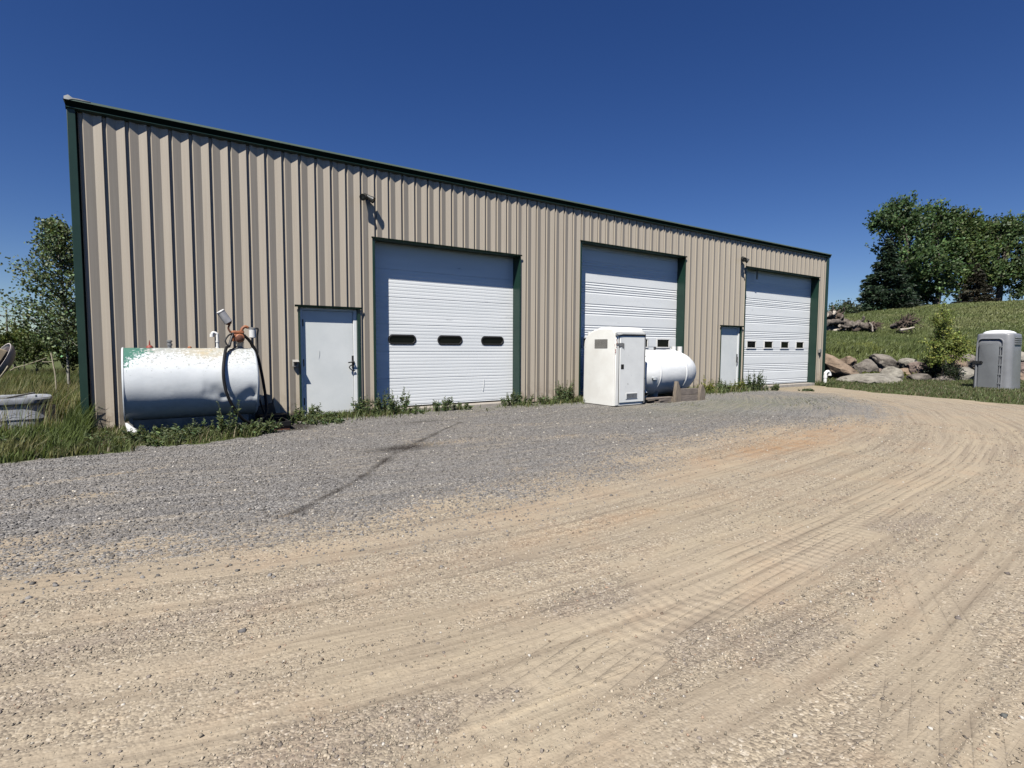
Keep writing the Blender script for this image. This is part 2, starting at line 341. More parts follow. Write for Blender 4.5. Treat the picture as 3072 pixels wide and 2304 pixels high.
# shallow ruts and swells that follow the tyre tracks
rut = (vn(td*4.5, al*.35, 31)-.5)*.022 + (vn(td*11, al*.6, 33)-.5)*.010 + (vn(xi*3, yi*3, 35)-.5)*.010
Zf[inner] += rut*(1-A['grassg'][inner])*sstep(.1, .6, -yi)
nx, ny = len(gx), len(gy); I = np.arange(nx*ny).reshape(ny, nx)
GF = np.stack([I[:-1, :-1], I[:-1, 1:], I[1:, 1:], I[1:, :-1]], -1).reshape(-1, 4)
def ground_mat():
    m, t, p, N, L = nodes('yard_ground'); at = lambda n: N('Attribute', attribute_name=n).outputs['Fac']
    g = N('NewGeometry'); pos = g.outputs['Position']
    td, tl = at('trackd'), at('trackl')
    cx = N('CombineXYZ'); L(math_(t, 'MULTIPLY', td, 2.3), cx.inputs[0]); L(math_(t, 'MULTIPLY', tl, .10), cx.inputs[1])
    streak = noise_(t, cx.outputs[0], 1.0, 3, .6)
    cx2 = N('CombineXYZ'); L(math_(t, 'MULTIPLY', td, 13), cx2.inputs[0]); L(math_(t, 'MULTIPLY', tl, .35), cx2.inputs[1])
    fine = noise_(t, cx2.outputs[0], 1.0, 3, .6)
    big = noise_(t, pos, .55, 4, .6); med = noise_(t, pos, 4.5, 5, .65); sml = noise_(t, pos, 38, 4, .7)
    # packed sandy wheel tracks and the loose gravel left between them, 0..1
    band = at('band')
    loose = math_(t, 'ADD', math_(t, 'MULTIPLY', streak, .75), math_(t, 'MULTIPLY', math_(t, 'ADD', big, math_(t, 'MULTIPLY', fine, .6)), .55))
    loose = math_(t, 'SUBTRACT', math_(t, 'ADD', loose, math_(t, 'MULTIPLY', med, .35)), math_(t, 'SUBTRACT', math_(t, 'MULTIPLY', band, .36), math_(t, 'MULTIPLY', at('dark'), .45)))
    loose = ramp(t, loose, [(.84, (.08, .08, .08)), (1.32, (1, 1, 1))])
    # crushed stone: two sizes of cells with a colour each
    vo = N('TexVoronoi'); vo.inputs['Scale'].default_value = 85; L(pos, vo.inputs['Vector'])
    vo2 = N('TexVoronoi'); vo2.inputs['Scale'].default_value = 46; L(pos, vo2.inputs['Vector'])
    rnd = N('SeparateColor'); L(vo.outputs['Color'], rnd.inputs[0]); rnd2 = N('SeparateColor'); L(vo2.outputs['Color'], rnd2.inputs[0])
    tanst = ramp(t, rnd.outputs[0], [(0, (.16, .135, .105)), (.25, (.26, .22, .165)), (.7, (.345, .293, .215)), (.93, (.41, .355, .268)), (1, (.52, .47, .385))])
    gryst = ramp(t, rnd.outputs[1], [(0, (.045, .045, .047)), (.3, (.118, .116, .113)), (.7, (.215, .208, .198)), (.93, (.33, .315, .29)), (1, (.5, .47, .42))])
    sand = ramp(t, sml, [(.3, (.28, .234, .168)), (.7, (.352, .297, .214))]); sand = mixc(t, math_(t, 'MULTIPLY', band, .55), sand, ramp(t, sml, [(.3, (.36, .305, .216)), (.7, (.428, .366, .264))]))
    sand = mixc(t, math_(t, 'MULTIPLY', math_(t, 'SUBTRACT', big, .35, clamp=True), 1.2, clamp=True), sand, (.29, .235, .185))
    tan = mixc(t, math_(t, 'MULTIPLY', loose, .85), sand, tanst)
    # rust tinted clay
    ru = math_(t, 'MULTIPLY', at('rustg'), ramp(t, med, [(.3, (0, 0, 0)), (.6, (1, 1, 1))]))
    tan = mixc(t, math_(t, 'MULTIPLY', ru, .7), tan, (.34, .205, .105))
    gb = math_(t, 'ADD', at('greyg'), math_(t, 'MULTIPLY', math_(t, 'SUBTRACT', math_(t, 'ADD', math_(t, 'ADD', streak, med), math_(t, 'ADD', fine, big)), 2.0), .85))
    gb = math_(t, 'SUBTRACT', gb, math_(t, 'MULTIPLY', at('tanstk'), math_(t, 'MULTIPLY', med, .9)))
    gmask = ramp(t, math_(t, 'ADD', gb, math_(t, 'MULTIPLY', math_(t, 'SUBTRACT', rnd2.outputs[2], .5), .5)), [(.38, (0, 0, 0)), (.62, (1, 1, 1))])
    gryb = mixc(t, ramp(t, math_(t, 'ADD', math_(t, 'MULTIPLY', fine, .6), math_(t, 'MULTIPLY', big, .5)), [(.52, (0, 0, 0)), (.75, (.75, .75, .75))]), gryst, (.255, .22, .17))
    colr = mixc(t, gmask, tan, gryb)
    mo = math_(t, 'MULTIPLY', at('mossy'), ramp(t, noise_(t, pos, 9, 6, .75), [(.40, (0, 0, 0)), (.62, (1, 1, 1))]))
    colr = mixc(t, math_(t, 'MULTIPLY', mo, .6), colr, (.15, .165, .075))
    ol = math_(t, 'MULTIPLY', at('oil'), math_(t, 'ADD', .65, med), clamp=True)
    colr = mixc(t, math_(t, 'MULTIPLY', ol, .96), colr, (.028, .023, .020))
    soil = ramp(t, noise_(t, pos, 2.2, 6, .7), [(.3, (.055, .065, .022)), (.55, (.085, .105, .036)), (.75, (.125, .12, .055))])
    gg = ramp(t, at('grassg'), [(.3, (0, 0, 0)), (.7, (1, 1, 1))])
    colr = mixc(t, gg, colr, soil)
    # fine scratches along the direction of travel, faint clay tints
    colr = mixc(t, math_(t, 'MULTIPLY', math_(t, 'SUBTRACT', 1.0, gg), .62), colr, mixc(t, 1.0, colr, ramp(t, fine, [(.32, (.62, .60, .60)), (.5, (.98, .98, .98)), (.68, (1.12, 1.1, 1.06))]), 'MULTIPLY'))
    colr = mixc(t, math_(t, 'MULTIPLY', math_(t, 'SUBTRACT', 1.0, gmask), .30), colr, mixc(t, 1.0, colr, ramp(t, noise_(t, pos, 1.3, 5, .65), [(.36, (1.05, .90, .82)), (.5, (1, 1, 1)), (.66, (.86, .84, .86))]), 'MULTIPLY'))
    # crisp tyre lines of the last vehicles, and dark loose spill
    colr = mixc(t, math_(t, 'MULTIPLY', math_(t, 'MULTIPLY', at('dark'), math_(t, 'ADD', .2, med)), .42), colr, (.17, .14, .125))
    def tl_(dn, half, fr):
        win = math_(t, 'MULTIPLY', math_(t, 'SUBTRACT', half, math_(t, 'ABSOLUTE', at(dn))), 12.0, clamp=True)
        s1 = math_(t, 'POWER', math_(t, 'ABSOLUTE', math_(t, 'SINE', math_(t, 'MULTIPLY', at(dn), fr))), .35)
        return math_(t, 'MULTIPLY', math_(t, 'MULTIPLY', win, math_(t, 'SUBTRACT', 1.0, s1)), ramp(t, noise_(t, pos, 1.7, 3, .6), [(.40, (0, 0, 0)), (.58, (1, 1, 1))]))
    tlines = math_(t, 'MAXIMUM', tl_('trk2', .34, 38.0), math_(t, 'MULTIPLY', tl_('trk3', .26, 34.0), .7))
    tlines = math_(t, 'MAXIMUM', tlines, math_(t, 'MULTIPLY', tl_('trackd', 2.4, 29.0), .32))
    tlines = math_(t, 'MULTIPLY', tlines, math_(t, 'SUBTRACT', 1.0, math_(t, 'MAXIMUM', gmask, gg), clamp=True))
    colr = mixc(t, math_(t, 'MULTIPLY', tlines, .36), colr, (.19, .155, .12))
    # tyre lugs pressed in the packed sand
    lug = math_(t, 'SINE', math_(t, 'ADD', math_(t, 'MULTIPLY', tl, 82.0), math_(t, 'MULTIPLY', math_(t, 'ABSOLUTE', math_(t, 'SINE', math_(t, 'MULTIPLY', td, 16.0))), 5.0)))
    lug2 = math_(t, 'SINE', math_(t, 'ADD', math_(t, 'MULTIPLY', at('len2'), 74.0), math_(t, 'MULTIPLY', math_(t, 'ABSOLUTE', at('trk2')), 26.0)))
    w2 = math_(t, 'MULTIPLY', math_(t, 'SUBTRACT', .30, math_(t, 'ABSOLUTE', at('trk2'))), 12.0, clamp=True)
    lug = math_(t, 'ADD', math_(t, 'MULTIPLY', lug, at('tread')), math_(t, 'MULTIPLY', lug2, w2))
    lug = math_(t, 'MULTIPLY', math_(t, 'MULTIPLY', lug, ramp(t, noise_(t, pos, 1.1, 3, .6), [(.42, (0, 0, 0)), (.58, (1, 1, 1))])), math_(t, 'SUBTRACT', 1.0, loose, clamp=True))
    L(colr, p.inputs['Base Color']); p.inputs['Roughness'].default_value = .93; p.inputs['Specular IOR Level'].default_value = .15
    # relief: cells stand proud where there is gravel
    hgt = math_(t, 'SUBTRACT', .5, vo.outputs['Distance']); hgt2 = math_(t, 'SUBTRACT', .6, vo2.outputs['Distance'])
    am = math_(t, 'MAXIMUM', math_(t, 'MULTIPLY', loose, .9), gmask)
    h = math_(t, 'ADD', math_(t, 'MULTIPLY', math_(t, 'ADD', hgt, math_(t, 'MULTIPLY', hgt2, .7)), math_(t, 'ADD', .25, am)), math_(t, 'MULTIPLY', sml, .5))
    n1 = bump_(t, math_(t, 'ADD', math_(t, 'ADD', fine, math_(t, 'MULTIPLY', med, .8)), math_(t, 'SUBTRACT', math_(t, 'MULTIPLY', lug, .16), math_(t, 'MULTIPLY', tlines, .8))), .55, .03, None)
    bump_(t, h, .5, .009, p.inputs['Normal'], n1)
    return m
gr = np_mesh('ground', np.stack([Xf, Yf, Zf], -1), GF, ground_mat(), smooth=True); kind(gr, 'structure')
for k, v in A.items():
    a = gr.data.attributes.new(k, 'FLOAT', 'POINT'); a.data.foreach_set('value', v.astype(np.float32))
# ---- loose stones lying on the yard
CUBE = np.array([[x, y, z] for z in (-1, 1) for y in (-1, 1) for x in (-1, 1)], float)
CUBE[4:, :2] *= .62
CF6 = np.array([(0, 2, 3, 1), (4, 5, 7, 6), (0, 1, 5, 4), (2, 6, 7, 3), (0, 4, 6, 2), (1, 3, 7, 5)])
def stones(name, x, y, size, col, mat, parent=None):
    n = len(x); v = CUBE[None]*(1+RNG.uniform(-.38, .38, (n, 8, 3))); v = v*np.stack([RNG.uniform(.6, 1.25, n), RNG.uniform(.6, 1.1, n), RNG.uniform(.35, .7, n)], -1)[:, None]*size[:, None, None]*.5
    a = RNG.uniform(0, 2*np.pi, n); b = RNG.normal(0, .35, n); ca, sa, cb, sb = np.cos(a), np.sin(a), np.cos(b), np.sin(b)
    px = v[..., 0]; pz = v[..., 2]; v[..., 0], v[..., 2] = px*cb[:, None]-pz*sb[:, None], px*sb[:, None]+pz*cb[:, None]
    px, py = v[..., 0].copy(), v[..., 1].copy(); v[..., 0] = px*ca[:, None]-py*sa[:, None]; v[..., 1] = px*sa[:, None]+py*ca[:, None]
    ix = np.clip(np.searchsorted(gx, x)-1, 0, nx-2); iy = np.clip(np.searchsorted(gy, y)-1, 0, ny-2)
    Zg = Zf.reshape(ny, nx); zz = (Zg[iy, ix]+Zg[iy+1, ix+1])*.5
    v[..., 0] += x[:, None]; v[..., 1] += y[:, None]; v[..., 2] += (zz+size*.10)[:, None]
    F = (CF6[None]+np.arange(n)[:, None, None]*8).reshape(-1, 4)
    return np_mesh(name, v.reshape(-1, 3), F, mat, np.repeat(col, 8, 0))
def stone_mat():
    m, t, p, N, L = nodes('loose_stone'); a = N('Attribute', attribute_name='col')
    g = N('NewGeometry'); L(mixc(t, math_(t, 'MULTIPLY', noise_(t, g.outputs['Position'], 160, 3), .4), a.outputs['Color'], (.22, .19, .15)), p.inputs['Base Color'])
    p.inputs['Roughness'].default_value = .85; p.inputs['Specular IOR Level'].default_value = .25; return m
M['stone'] = stone_mat()
def scatter(n):
    # positions thin out with distance from where the yard is seen close up
    r = 1.7+ (RNG.random(n)**1.25)*11.5; th = R(34.3)+RNG.uniform(-R(46), R(46), n)
    x = r*np.sin(th); y = -CD+r*np.cos(th); return x, y, r
x, y, r = scatter(340000)
d_, sg_, al_ = polydist(TRK, x, y); tdd = d_*sg_
gi = inpoly(GP, x, y); gdd, _, _ = polydist(GREY, x, y); gs = np.where(gi, gdd, -gdd)+.5*(fbm(x*1.5, y*1.5, 77)-.5)
dens = sstep(.40, .72, .55*vn(tdd*2.1, al_*.2, 41)+.25*fbm(x*.9, y*.9, 43)*1.6+.22*vn(tdd*7, al_*.6, 45)-.34*np.maximum(bands(tdd, al_), band2(x, y))+.4*darkf(x, y))
gp_ = sstep(-.9, .9, gs+RNG.normal(0, .25, len(gs))); isg = RNG.random(len(gs)) < gp_
dens = np.where(isg, .62, .14+.48*dens)
keep = (RNG.random(len(x)) < dens) & (y < -.35) & (grassmask(x, y) < .35) & (x < 19)
x, y, r, gs, isg = x[keep], y[keep], r[keep], gs[keep], isg[keep]
size = np.exp(RNG.normal(math.log(.0062), .52, len(x)))*(.8+r*.075); size *= np.where((~isg) & (RNG.random(len(x)) < .5), .65, 1); size = np.where(isg, size*1.35, size); size = np.clip(size, .003, np.where(isg, .030, .0135+.0013*r))
pick = RNG.random(len(x)); tone = RNG.uniform(.48, 1.5, len(x))[:, None]
tanc = np.array([.325, .275, .205]); gryc = np.array([.15, .146, .142])
col = np.where(isg[:, None], gryc, tanc)*tone
col = np.where((pick < .12)[:, None] & (~isg)[:, None], np.array([.17, .145, .125])*tone, col)
col = np.where(((pick > .968) & (~isg | (pick > .985)))[:, None], np.array([.46, .415, .335])*np.clip(tone, .8, 1.3), col); col = np.where((pick > .992)[:, None], np.array([.55, .52, .46]), col)
col = np.where(((pick > .3) & (pick < .36) & ~isg)[:, None], np.array([.26, .18, .125])*tone, col)
od_, _, ol_ = polydist(OIL, x, y); ok_ = np.exp(-(od_/(.018+.075*vn(ol_*4.5, ol_*0, 4)**2))**2)*(.65+.35*vn(ol_*2.2, ol_*0+7, 8))
ok_ = np.maximum(ok_, .9*np.exp(-(((x-3.05)/.45)**2+((y+4.05)/.22)**2))); ok_ = np.maximum(ok_, np.exp(-(((x-2.15)/.45)**2+((y+1.0)/.5)**2)**2)); ok_ = np.maximum(ok_, .55*np.exp(-(((x-4.6)/.7)**2+((y+1.7)/.12)**2)))
col = col*(1-(.9*ok_*RNG.uniform(.45, 1, len(ok_)))[:, None]); mo_ = np.clip(np.exp(-(((x-13.2)/3.4)**2+((y+3.0)/1.3)**2)), 0, 1)[:, None]*.55; col = col*(1-mo_)+np.array([.15, .165, .08])*mo_
kind(stones('gravel', x, y, size, col, M['stone']), 'stuff')
# a few fist sized stones the photo shows singly
for px, py, s_, c_, lab in [(730, 1895, .034, (.10, .10, .105), 'dark blue grey stone lying alone on the tan gravel lower left'), (2345, 1815, .032, (.16, .13, .12), 'small brown stone on the smooth sandy track right of centre'),
        (2874, 1860, .030, (.14, .12, .11), 'brown pebble with a shadow among the tyre marks at right'), (3012, 2165, .030, (.075, .085, .085), 'dark green grey stone near the lower right corner'),
        (3020, 1727, .030, (.10, .085, .08), 'dark stone at the right edge below the bend of the track'), (1550, 2082, .020, (.12, .115, .115), 'dark pebble in the middle of the foreground gravel')]:
    v = ray(px, py); p0 = CP+v*((-.07-CH)/v.z)
    o = stones('loose_stone', np.array([p0.x]), np.array([p0.y]), np.array([s_]), np.array([c_]), M['stone']); tag(o, lab, 'stone', 'single dark stones on the gravel')
#PART2
# ------------------------------------------------------------------ the steel building
BX0, BX1, BD, EZ = -0.80, 23.42, 18.0, 5.13
bld = thing('steel_building', 'long tan ribbed steel shop building with green trim and three white garage doors', 'building', (11.3, 0, 0))
D1 = (4.156, 7.927, 3.683); D2 = (9.984, 14.349, 4.276); D3 = (17.693, 22.711, 4.262); P1 = (2.602, 3.764, 2.173); P2 = (16.326, 17.467, 2.152)
OPEN = [D1, D2, D3, P1, P2]
FT = .3048; X0 = -.726
prof = []
for k in range(0, 80):
    b = X0+k*FT
    prof += [(b, 0.0), (b+.009, .041), (b+.050, .041), (b+.066, 0.0), (b+.187, .036)]
prof.append((X0+80*FT, 0.0)); prof = [p for p in prof if X0-.001 < p[0] < BX1-.02]
xs = np.array([p[0] for p in prof]); ys = np.array([p[1] for p in prof])
cuts = sorted(set(list(xs)+[c for o in OPEN for c in (o[0]-.01, o[1]+.01)]))
b = MB()
for xa, xb in zip(cuts[:-1], cuts[1:]):
    mid = (xa+xb)/2; z0 = -.02
    for o in OPEN:
        if o[0]-.01 < mid < o[1]+.01: z0 = o[2]+.01
    ya, yb = np.interp([xa, xb], xs, ys)
    b.add([(xa, ya, z0), (xb, yb, z0), (xb, yb, EZ+.05), (xa, ya, EZ+.05)], [(0, 1, 2, 3)])
b.build('wall', M['siding'], bld, smooth=0)
b = MB()     # gable walls and the back wall, flat runs of the same sheet
b.box(BX0, BX0+.05, .10, BD, -.02, 5.2).box(BX1-.05, BX1, .10, BD, -.02, 5.2).box(BX0+.05, BX1-.05, BD-.05, BD, -.02, 5.2)
b.build('side_wall', M['siding'], bld)
b = MB(); b.add([(BX0-.1, -.03, 5.262), (BX1+.1, -.03, 5.262), (BX1+.1, BD/2, 6.0), (BX0-.1, BD/2, 6.0), (BX1+.1, BD+.1, 5.25), (BX0-.1, BD+.1, 5.25)], [(0, 1, 2, 3), (3, 2, 4, 5)])
b.add([(BX0, .12, 5.19), (BX0, BD-.1, 5.19), (BX0, BD/2, 5.97)], [(0, 1, 2)]); b.add([(BX1, .12, 5.19), (BX1, BD-.1, 5.19), (BX1, BD/2, 5.97)], [(0, 1, 2)])
b.build('roof', M['roof'], bld)
# footing under the sheets, interrupted at the doors
xs_ = [BX0+.02, P1[0], P1[1], D1[0], D1[1], D2[0], D2[1], P2[0], P2[1], D3[0], D3[1], BX1-.02]
for i in range(0, 12, 2): MB().box(xs_[i], xs_[i+1], .045, .4, -.5, -.012).build('foundation', M['oldconcrete'], bld)
# eave trim: sunlight painted into lip, shade into undercut face, fine bottom bead
L0, L1 = BX0-.075, BX1+.075
def strip(pts, xa, xb): return MB().loft([[Vector((x, y, z)) for y, z in pts] for x in (xa, xb)])
eave = strip([(-.03, 5.275), (-.092, 5.268), (-.092, 5.236), (-.085, 5.232), (-.03, 5.232)], L0, L1).build('eave_trim', M['litgreen'], bld)
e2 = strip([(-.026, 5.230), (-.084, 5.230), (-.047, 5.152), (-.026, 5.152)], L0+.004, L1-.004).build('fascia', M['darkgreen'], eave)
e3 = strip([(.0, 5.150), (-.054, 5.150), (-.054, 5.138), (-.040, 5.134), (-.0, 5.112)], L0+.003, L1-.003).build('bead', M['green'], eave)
b = MB()     # crumpled pale end of the eave at the near corner
random.seed(3); top = []
for i in range(7): top.append(Vector((L0-.006+i*.055, -.098-.004*(i % 2), 5.272+(.035 if i < 2 else .012)*random.random()+(.02 if i == 1 else 0))))
lo_ = [Vector((v.x, -.097, 5.238 if i < 2 else 5.262)) for i, v in enumerate(top)]; bk = [Vector((v.x, .03, v.z+.004)) for v in top]
b.loft([lo_, top, bk], cap=False, close=False)
b.add([lo_[0], top[0], bk[0], Vector((L0-.006, .03, 5.238))], [(0, 1, 2, 3)]); b.build('torn_end', M['flash'], eave)
def corner(xa, xb, lab=None):
    c = MB().box(xa, xb, -.022, .12, -.04, 5.13).build('corner_trim', M['green'], bld, bevel=.006)
corner(-.862, -.752); corner(23.30, 23.47)
b = MB()
for xa, xb in ((-.752, X0-.001),): b.box(xa, xb, .035, .06, -.03, 5.12)
b.build('shadow_gap', M['darkgreen'], bld)  # dark strip stands in for the shadow beside the corner trim
def garage(o, rib, nwin, wins, oval):
    x0, x1, zt = o; RD = .30
    fr = MB()
    fr.box(x0-.006, x0+.004, -.002, RD-.004, -.03, zt).box(x1-.004, x1+.006, -.002, RD-.004, -.03, zt).box(x0+.004, x1-.004, -.002, RD-.004, zt-.004, zt+.006)
    fr.box(x0-.055, x0-.006, -.014, -.003, -.03, zt+.02).box(x1+.006, x1+.020, -.014, -.003, -.03, zt+.02)
    fr_ = fr.build('door_frame', M['green'], bld)
    MB().box(x0-.075, x1+.045, -.038, -.016, zt-.004, zt+.028).build('header_trim', M['darkgreen'], fr_)
    # panel: horizontal ribs, cut at the window openings
    zs, dy = [], []
    def gv(z, dep, wd):
        for a, q in ((-wd, 0), (-wd*.4, dep), (wd*.4, dep), (wd, 0)): zs.append(z+a); dy.append(q)
    z = .06; top = zt+.03; k = 0; sec = (top-.06)/(6 if oval else 7)
    while z < top-.02:
        if rib == 'fine':
            for j in range(8):
                zz = z+j*sec/8
                if j == 0: gv(zz, .006, .012)
                elif z < 3.0: gv(zz, .0024, .016)
        else:
            gv(z, .008, .014)
            for q in (.068, .136): gv(z+q, .0075, .025); gv(z+sec-q, .0075, .025)
        z += sec
    od = sorted([(a, q) for a, q in zip(zs, dy) if .05 < a < top])
    od = [(.045, 0)]+od+[(top, 0)]
    pz = [a for a, q in od]; pq = [q for a, q in od]
    xc = sorted([x0, x1]+[c for wv in wins for c in wv[:2]])
    zc_ = sorted(set(pz+[c for wv in wins for c in wv[2:4]])); b = MB()
    for xa, xb in zip(xc[:-1], xc[1:]):
        for za, zb in zip(zc_[:-1], zc_[1:]):
            mx, mz = (xa+xb)/2, (za+zb)/2
            if any(wv[0] < mx < wv[1] and wv[2] < mz < wv[3] for wv in wins): continue
            qa, qb = np.interp([za, zb], pz, pq)
            b.add([(xa, RD+qa, za), (xb, RD+qa, za), (xb, RD+qb, zb), (xa, RD+qb, zb)], [(0, 1, 2, 3)])
    b.box(x0, x1, RD+.03, RD+.05, .05, top)
    dr = b.build('garage_door', M['doorwhite'], bld, smooth=0)
    MB().box(x0+.01, x1-.01, RD-.012, RD+.03, .012, .044).build('bottom_seal', M['seal'], dr)
    for wx0, wx1, wz0, wz1 in wins:
        if oval:
            n = 40; r = (wz1-wz0)/2; cx, cz = (wx0+wx1)/2, (wz0+wz1)/2; hx = (wx1-wx0)/2-r
            def ov(g, y):
                return [Vector((cx+(hx if math.cos(a) > 0 else -hx)+(r+g)*math.cos(a), y, cz+(r+g)*math.sin(a))) for a in [2*math.pi*(i+.5)/n for i in range(n)]]
            # flange covering the square cut, then a stadium shaped black frame round the pane
            plate = MB().loft([ov(.012, RD-.010), ov(-.020, RD-.016), ov(-.030, RD+.012)], cap=False).build('window_frame', M['seal'], dr)
            corner_fill = []
            bb = MB(); o1 = ov(.008, RD-.004)
            sq = [Vector((min(max(cx+(hx+r+.03)*math.copysign(1, p.x-cx) if abs(p.x-cx) > hx else p.x, wx0-.002), wx1+.002), RD-.0035, wz1+.002 if p.z > cz else wz0-.002)) for p in o1]
            bb.loft([o1, sq], cap=False).build('window_surround', M['doorwhite'], dr, smooth=0)
            MB().add(ov(-.02, RD+.008), [tuple(range(n))]).build('window_pane', M['glass'], plate, smooth=0)
        else:
            fr2 = MB()
            g = .042
            fr2.box(wx0-g, wx1+g, RD-.022, RD+.01, wz1, wz1+g).box(wx0-g, wx1+g, RD-.022, RD+.01, wz0-g, wz0).box(wx0-g, wx0, RD-.022, RD+.01, wz0, wz1).box(wx1, wx1+g, RD-.022, RD+.01, wz0, wz1)
            fo = fr2.build('window_frame', M['pvc'], dr, bevel=.004)
            MB().box(wx0+.0005, wx1-.0005, RD+.002, RD+.007, wz0+.0005, wz1-.0005).build('window_pane', M['glass'], fo)
    return dr
g1_ = garage(D1, 'fine', 3, [(4.555, 5.215, 1.452, 1.658), (5.775, 6.43, 1.452, 1.658), (6.975, 7.63, 1.452, 1.658)], True); g1_['label'] = 'garage door with three black oval windows'
MB().tube([(7.05, .292, .60), (7.045, .291, .45), (7.02, .292, .30)], .007, 6).build('dent_crease', M['doorwhite'], g1_)
g2_ = garage(D2, 'group', 4, [(x, x+.545, 1.43, 1.66) for x in (10.34, 11.40, 12.45, 13.455)], False); g2_['label'] = 'middle garage door with square windows behind the white toilet'
g3_ = garage(D3, 'group', 4, [(x, x+.535, 1.43, 1.66) for x in (18.34, 19.465, 20.61, 21.735)], False); g3_['label'] = 'far right garage door with four square windows'
MB().box(18.475, 18.565, .10, .112, 3.90, 4.25).build('hanging_strap', M['black'], g3_)
# concrete sill under the doors
for o in (D1, D2, D3): MB().box(o[0]+.01, o[1]-.01, -.02, .42, -.3, .008).build('door_sill', M['concrete'], bld, bevel=.01)
def man_door(o, lab, handle):
    x0, x1, zt = o; fr = MB(); z0 = -.03
    fr.box(x0-.006, x0+.004, -.016, .10, z0, zt).box(x1-.004, x1+.006, -.016, .10, z0, zt).box(x0+.004, x1-.004, -.002, .10, zt-.004, zt+.006)
    fr.box(x0-.035, x0-.006, -.016, -.003, z0, zt+.02).box(x1+.006, x1+.05, -.016, -.003, z0, zt+.02)
    fo = fr.build('door_frame', M['green'], bld)
    MB().box(x0-.095, x1+.085, -.055, -.018, zt-.004, zt+.036).build('header_trim', M['darkgreen'], fo)
    MB().box(x0+.005, x0+.055, .045, .098, .03, zt-.005).box(x1-.075, x1-.005, .045, .098, .03, zt-.005).box(x0+.055, x1-.075, .045, .098, zt-.058, zt-.005).box(x0+.005, x1-.005, .03, .13, -.02, .028).build('jamb', M['doorwhite'], fo, bevel=.004)
    d = MB().box(x0+.059, x1-.079, .072, .115, .032, zt-.062).build('entry_door', M['slab'], bld, bevel=.003); d['label'] = lab
    for z in (1.86, 1.06, .28):
        MB().box(x0+.05, x0+.082, .060, .0715, z-.07, z+.07).tube([(x0+.060, .060, z-.07), (x0+.060, .060, z+.07)], .010, 8).build('hinge', M['black'], d)
    hx = x1-.115
    MB().box(hx, hx+.075, .050, .0718, .93, 1.20).build('latch_plate', M['black'], d, bevel=.004)
    if handle:
        MB().lathe([(.0, 0), (.032, 0), (.032, .02), (.016, .028), (.014, .06), (0, .06)], 16, Matrix.Translation((hx+.02, .05, 1.06)) @ Matrix.Rotation(R(90), 4, 'X')).tube(smooth_path([(hx+.02, -.006, 1.06), (hx-.03, -.010, 1.062), (hx-.10, -.006, 1.055)], 5), [.013]*10+[.010], 8).build('handle', M['black'], d)
    return d, hx
dd, hx = man_door(P1, 'dented grey white entry door with a black lever beside the first garage door', True)
MB().tube(smooth_path([(hx+.02, .02, 1.02), (hx-.07, .012, .965), (hx-.02, .010, .90), (hx+.05, .02, .885)], 5), .012, 8).build('pull_handle', M['black'], dd)
# dent pressed in the slab: a shallow raised crease
MB().tube([(2.965, .070, 1.335), (2.985, .068, 1.30), (2.985, .068, 1.22), (2.972, .0705, 1.13)], [.003, .0065, .005, .002], 8).build('dent', M['slab'], dd)
dd2, hx2 = man_door(P2, 'narrow grey white entry door between the middle and right garage doors', False)
MB().tube(smooth_path([(hx2+.03, .05, 1.10), (hx2-.05, -.01, 1.06), (hx2-.06, -.01, .95), (hx2+.02, .03, .90)], 5), .014, 8).build('pull_handle', M['black'], dd2)
# ------------------------------------------------------------------ things fixed to the wall
def lamp(X, Z, lab, s=1.0):
    t = thing('wall_lamp', lab, 'lamp', (X, 0, Z), 'wall lamps of the steel building')
    T = lambda *p: Vector((X, 0, Z))+Vector(p)*s
    MB().box(X+.02*s, X+.11*s, -.03*s, .002, Z-.055*s, Z+.055*s).build('mounting_plate', M['bronze'], t, bevel=.006)
    MB().tube([T(.065, -.03, 0), T(.06, -.09, .01), T(.0, -.13, .0)], .017*s, 8).build('arm', M['bronze'], t)
    for hx_, hy, hz, yaw, tilt in ((-.03, -.13, 0.0, 38, 62), (.10, -.10, -.01, -48, 58)):
        Mx = Matrix.Translation(T(hx_, hy, hz)) @ Matrix.Rotation(R(-yaw), 4, 'Z') @ Matrix.Rotation(R(90+90-tilt), 4, 'X')
        h = MB().lathe([(0, -.10*s), (.042*s, -.095*s), (.052*s, -.07*s), (.055*s, .02*s), (.078*s, .10*s), (.080*s, .135*s), (.070*s, .135*s), (.066*s, .105*s), (0, .10*s)], 20, Mx)
        ho = h.build('lamp_head', M['bronze'], t)
        MB().lathe([(0, .106*s), (.064*s, .108*s), (.05*s, .122*s), (0, .128*s)], 18, Mx).build('lens', M['frost'], ho)
    return t
lamp(3.93, 4.50, 'dark twin head flood lamp on the wall up left of the first garage door', .86)
lamp(17.30, 4.50, 'dark flood lamp on the wall above the narrow entry door at right', 1.0)
t = thing('outlet_box', 'open grey outlet box with flipped cover left of the dented entry door', 'outlet box', (2.48, 0, 1.05))
MB().box(2.44, 2.545, -.055, .004, .985, 1.125).build('housing', M['grey'], t, bevel=.006)
MB().box(2.435, 2.55, -.135, -.056, 1.112, 1.124, Matrix.Translation((2.49, -.056, 1.12)) @ Matrix.Rotation(R(28), 4, 'X') @ Matrix.Translation((-2.49, .056, -1.12))).build('cover', M['grey'], t, bevel=.004)
MB().box(2.462, 2.523, -.060, -.0545, 1.01, 1.10).build('socket', M['black'], t)
t = thing('outlet_box', 'small grey outlet box beside the rightmost garage door', 'outlet box', (22.97, 0, 1.29))
MB().box(22.91, 23.04, -.06, .004, 1.24, 1.40).build('housing', M['grey'], t, bevel=.006)
MB().box(22.925, 23.03, -.075, -.061, 1.255, 1.37).build('cover', M['galv'], t, bevel=.004)
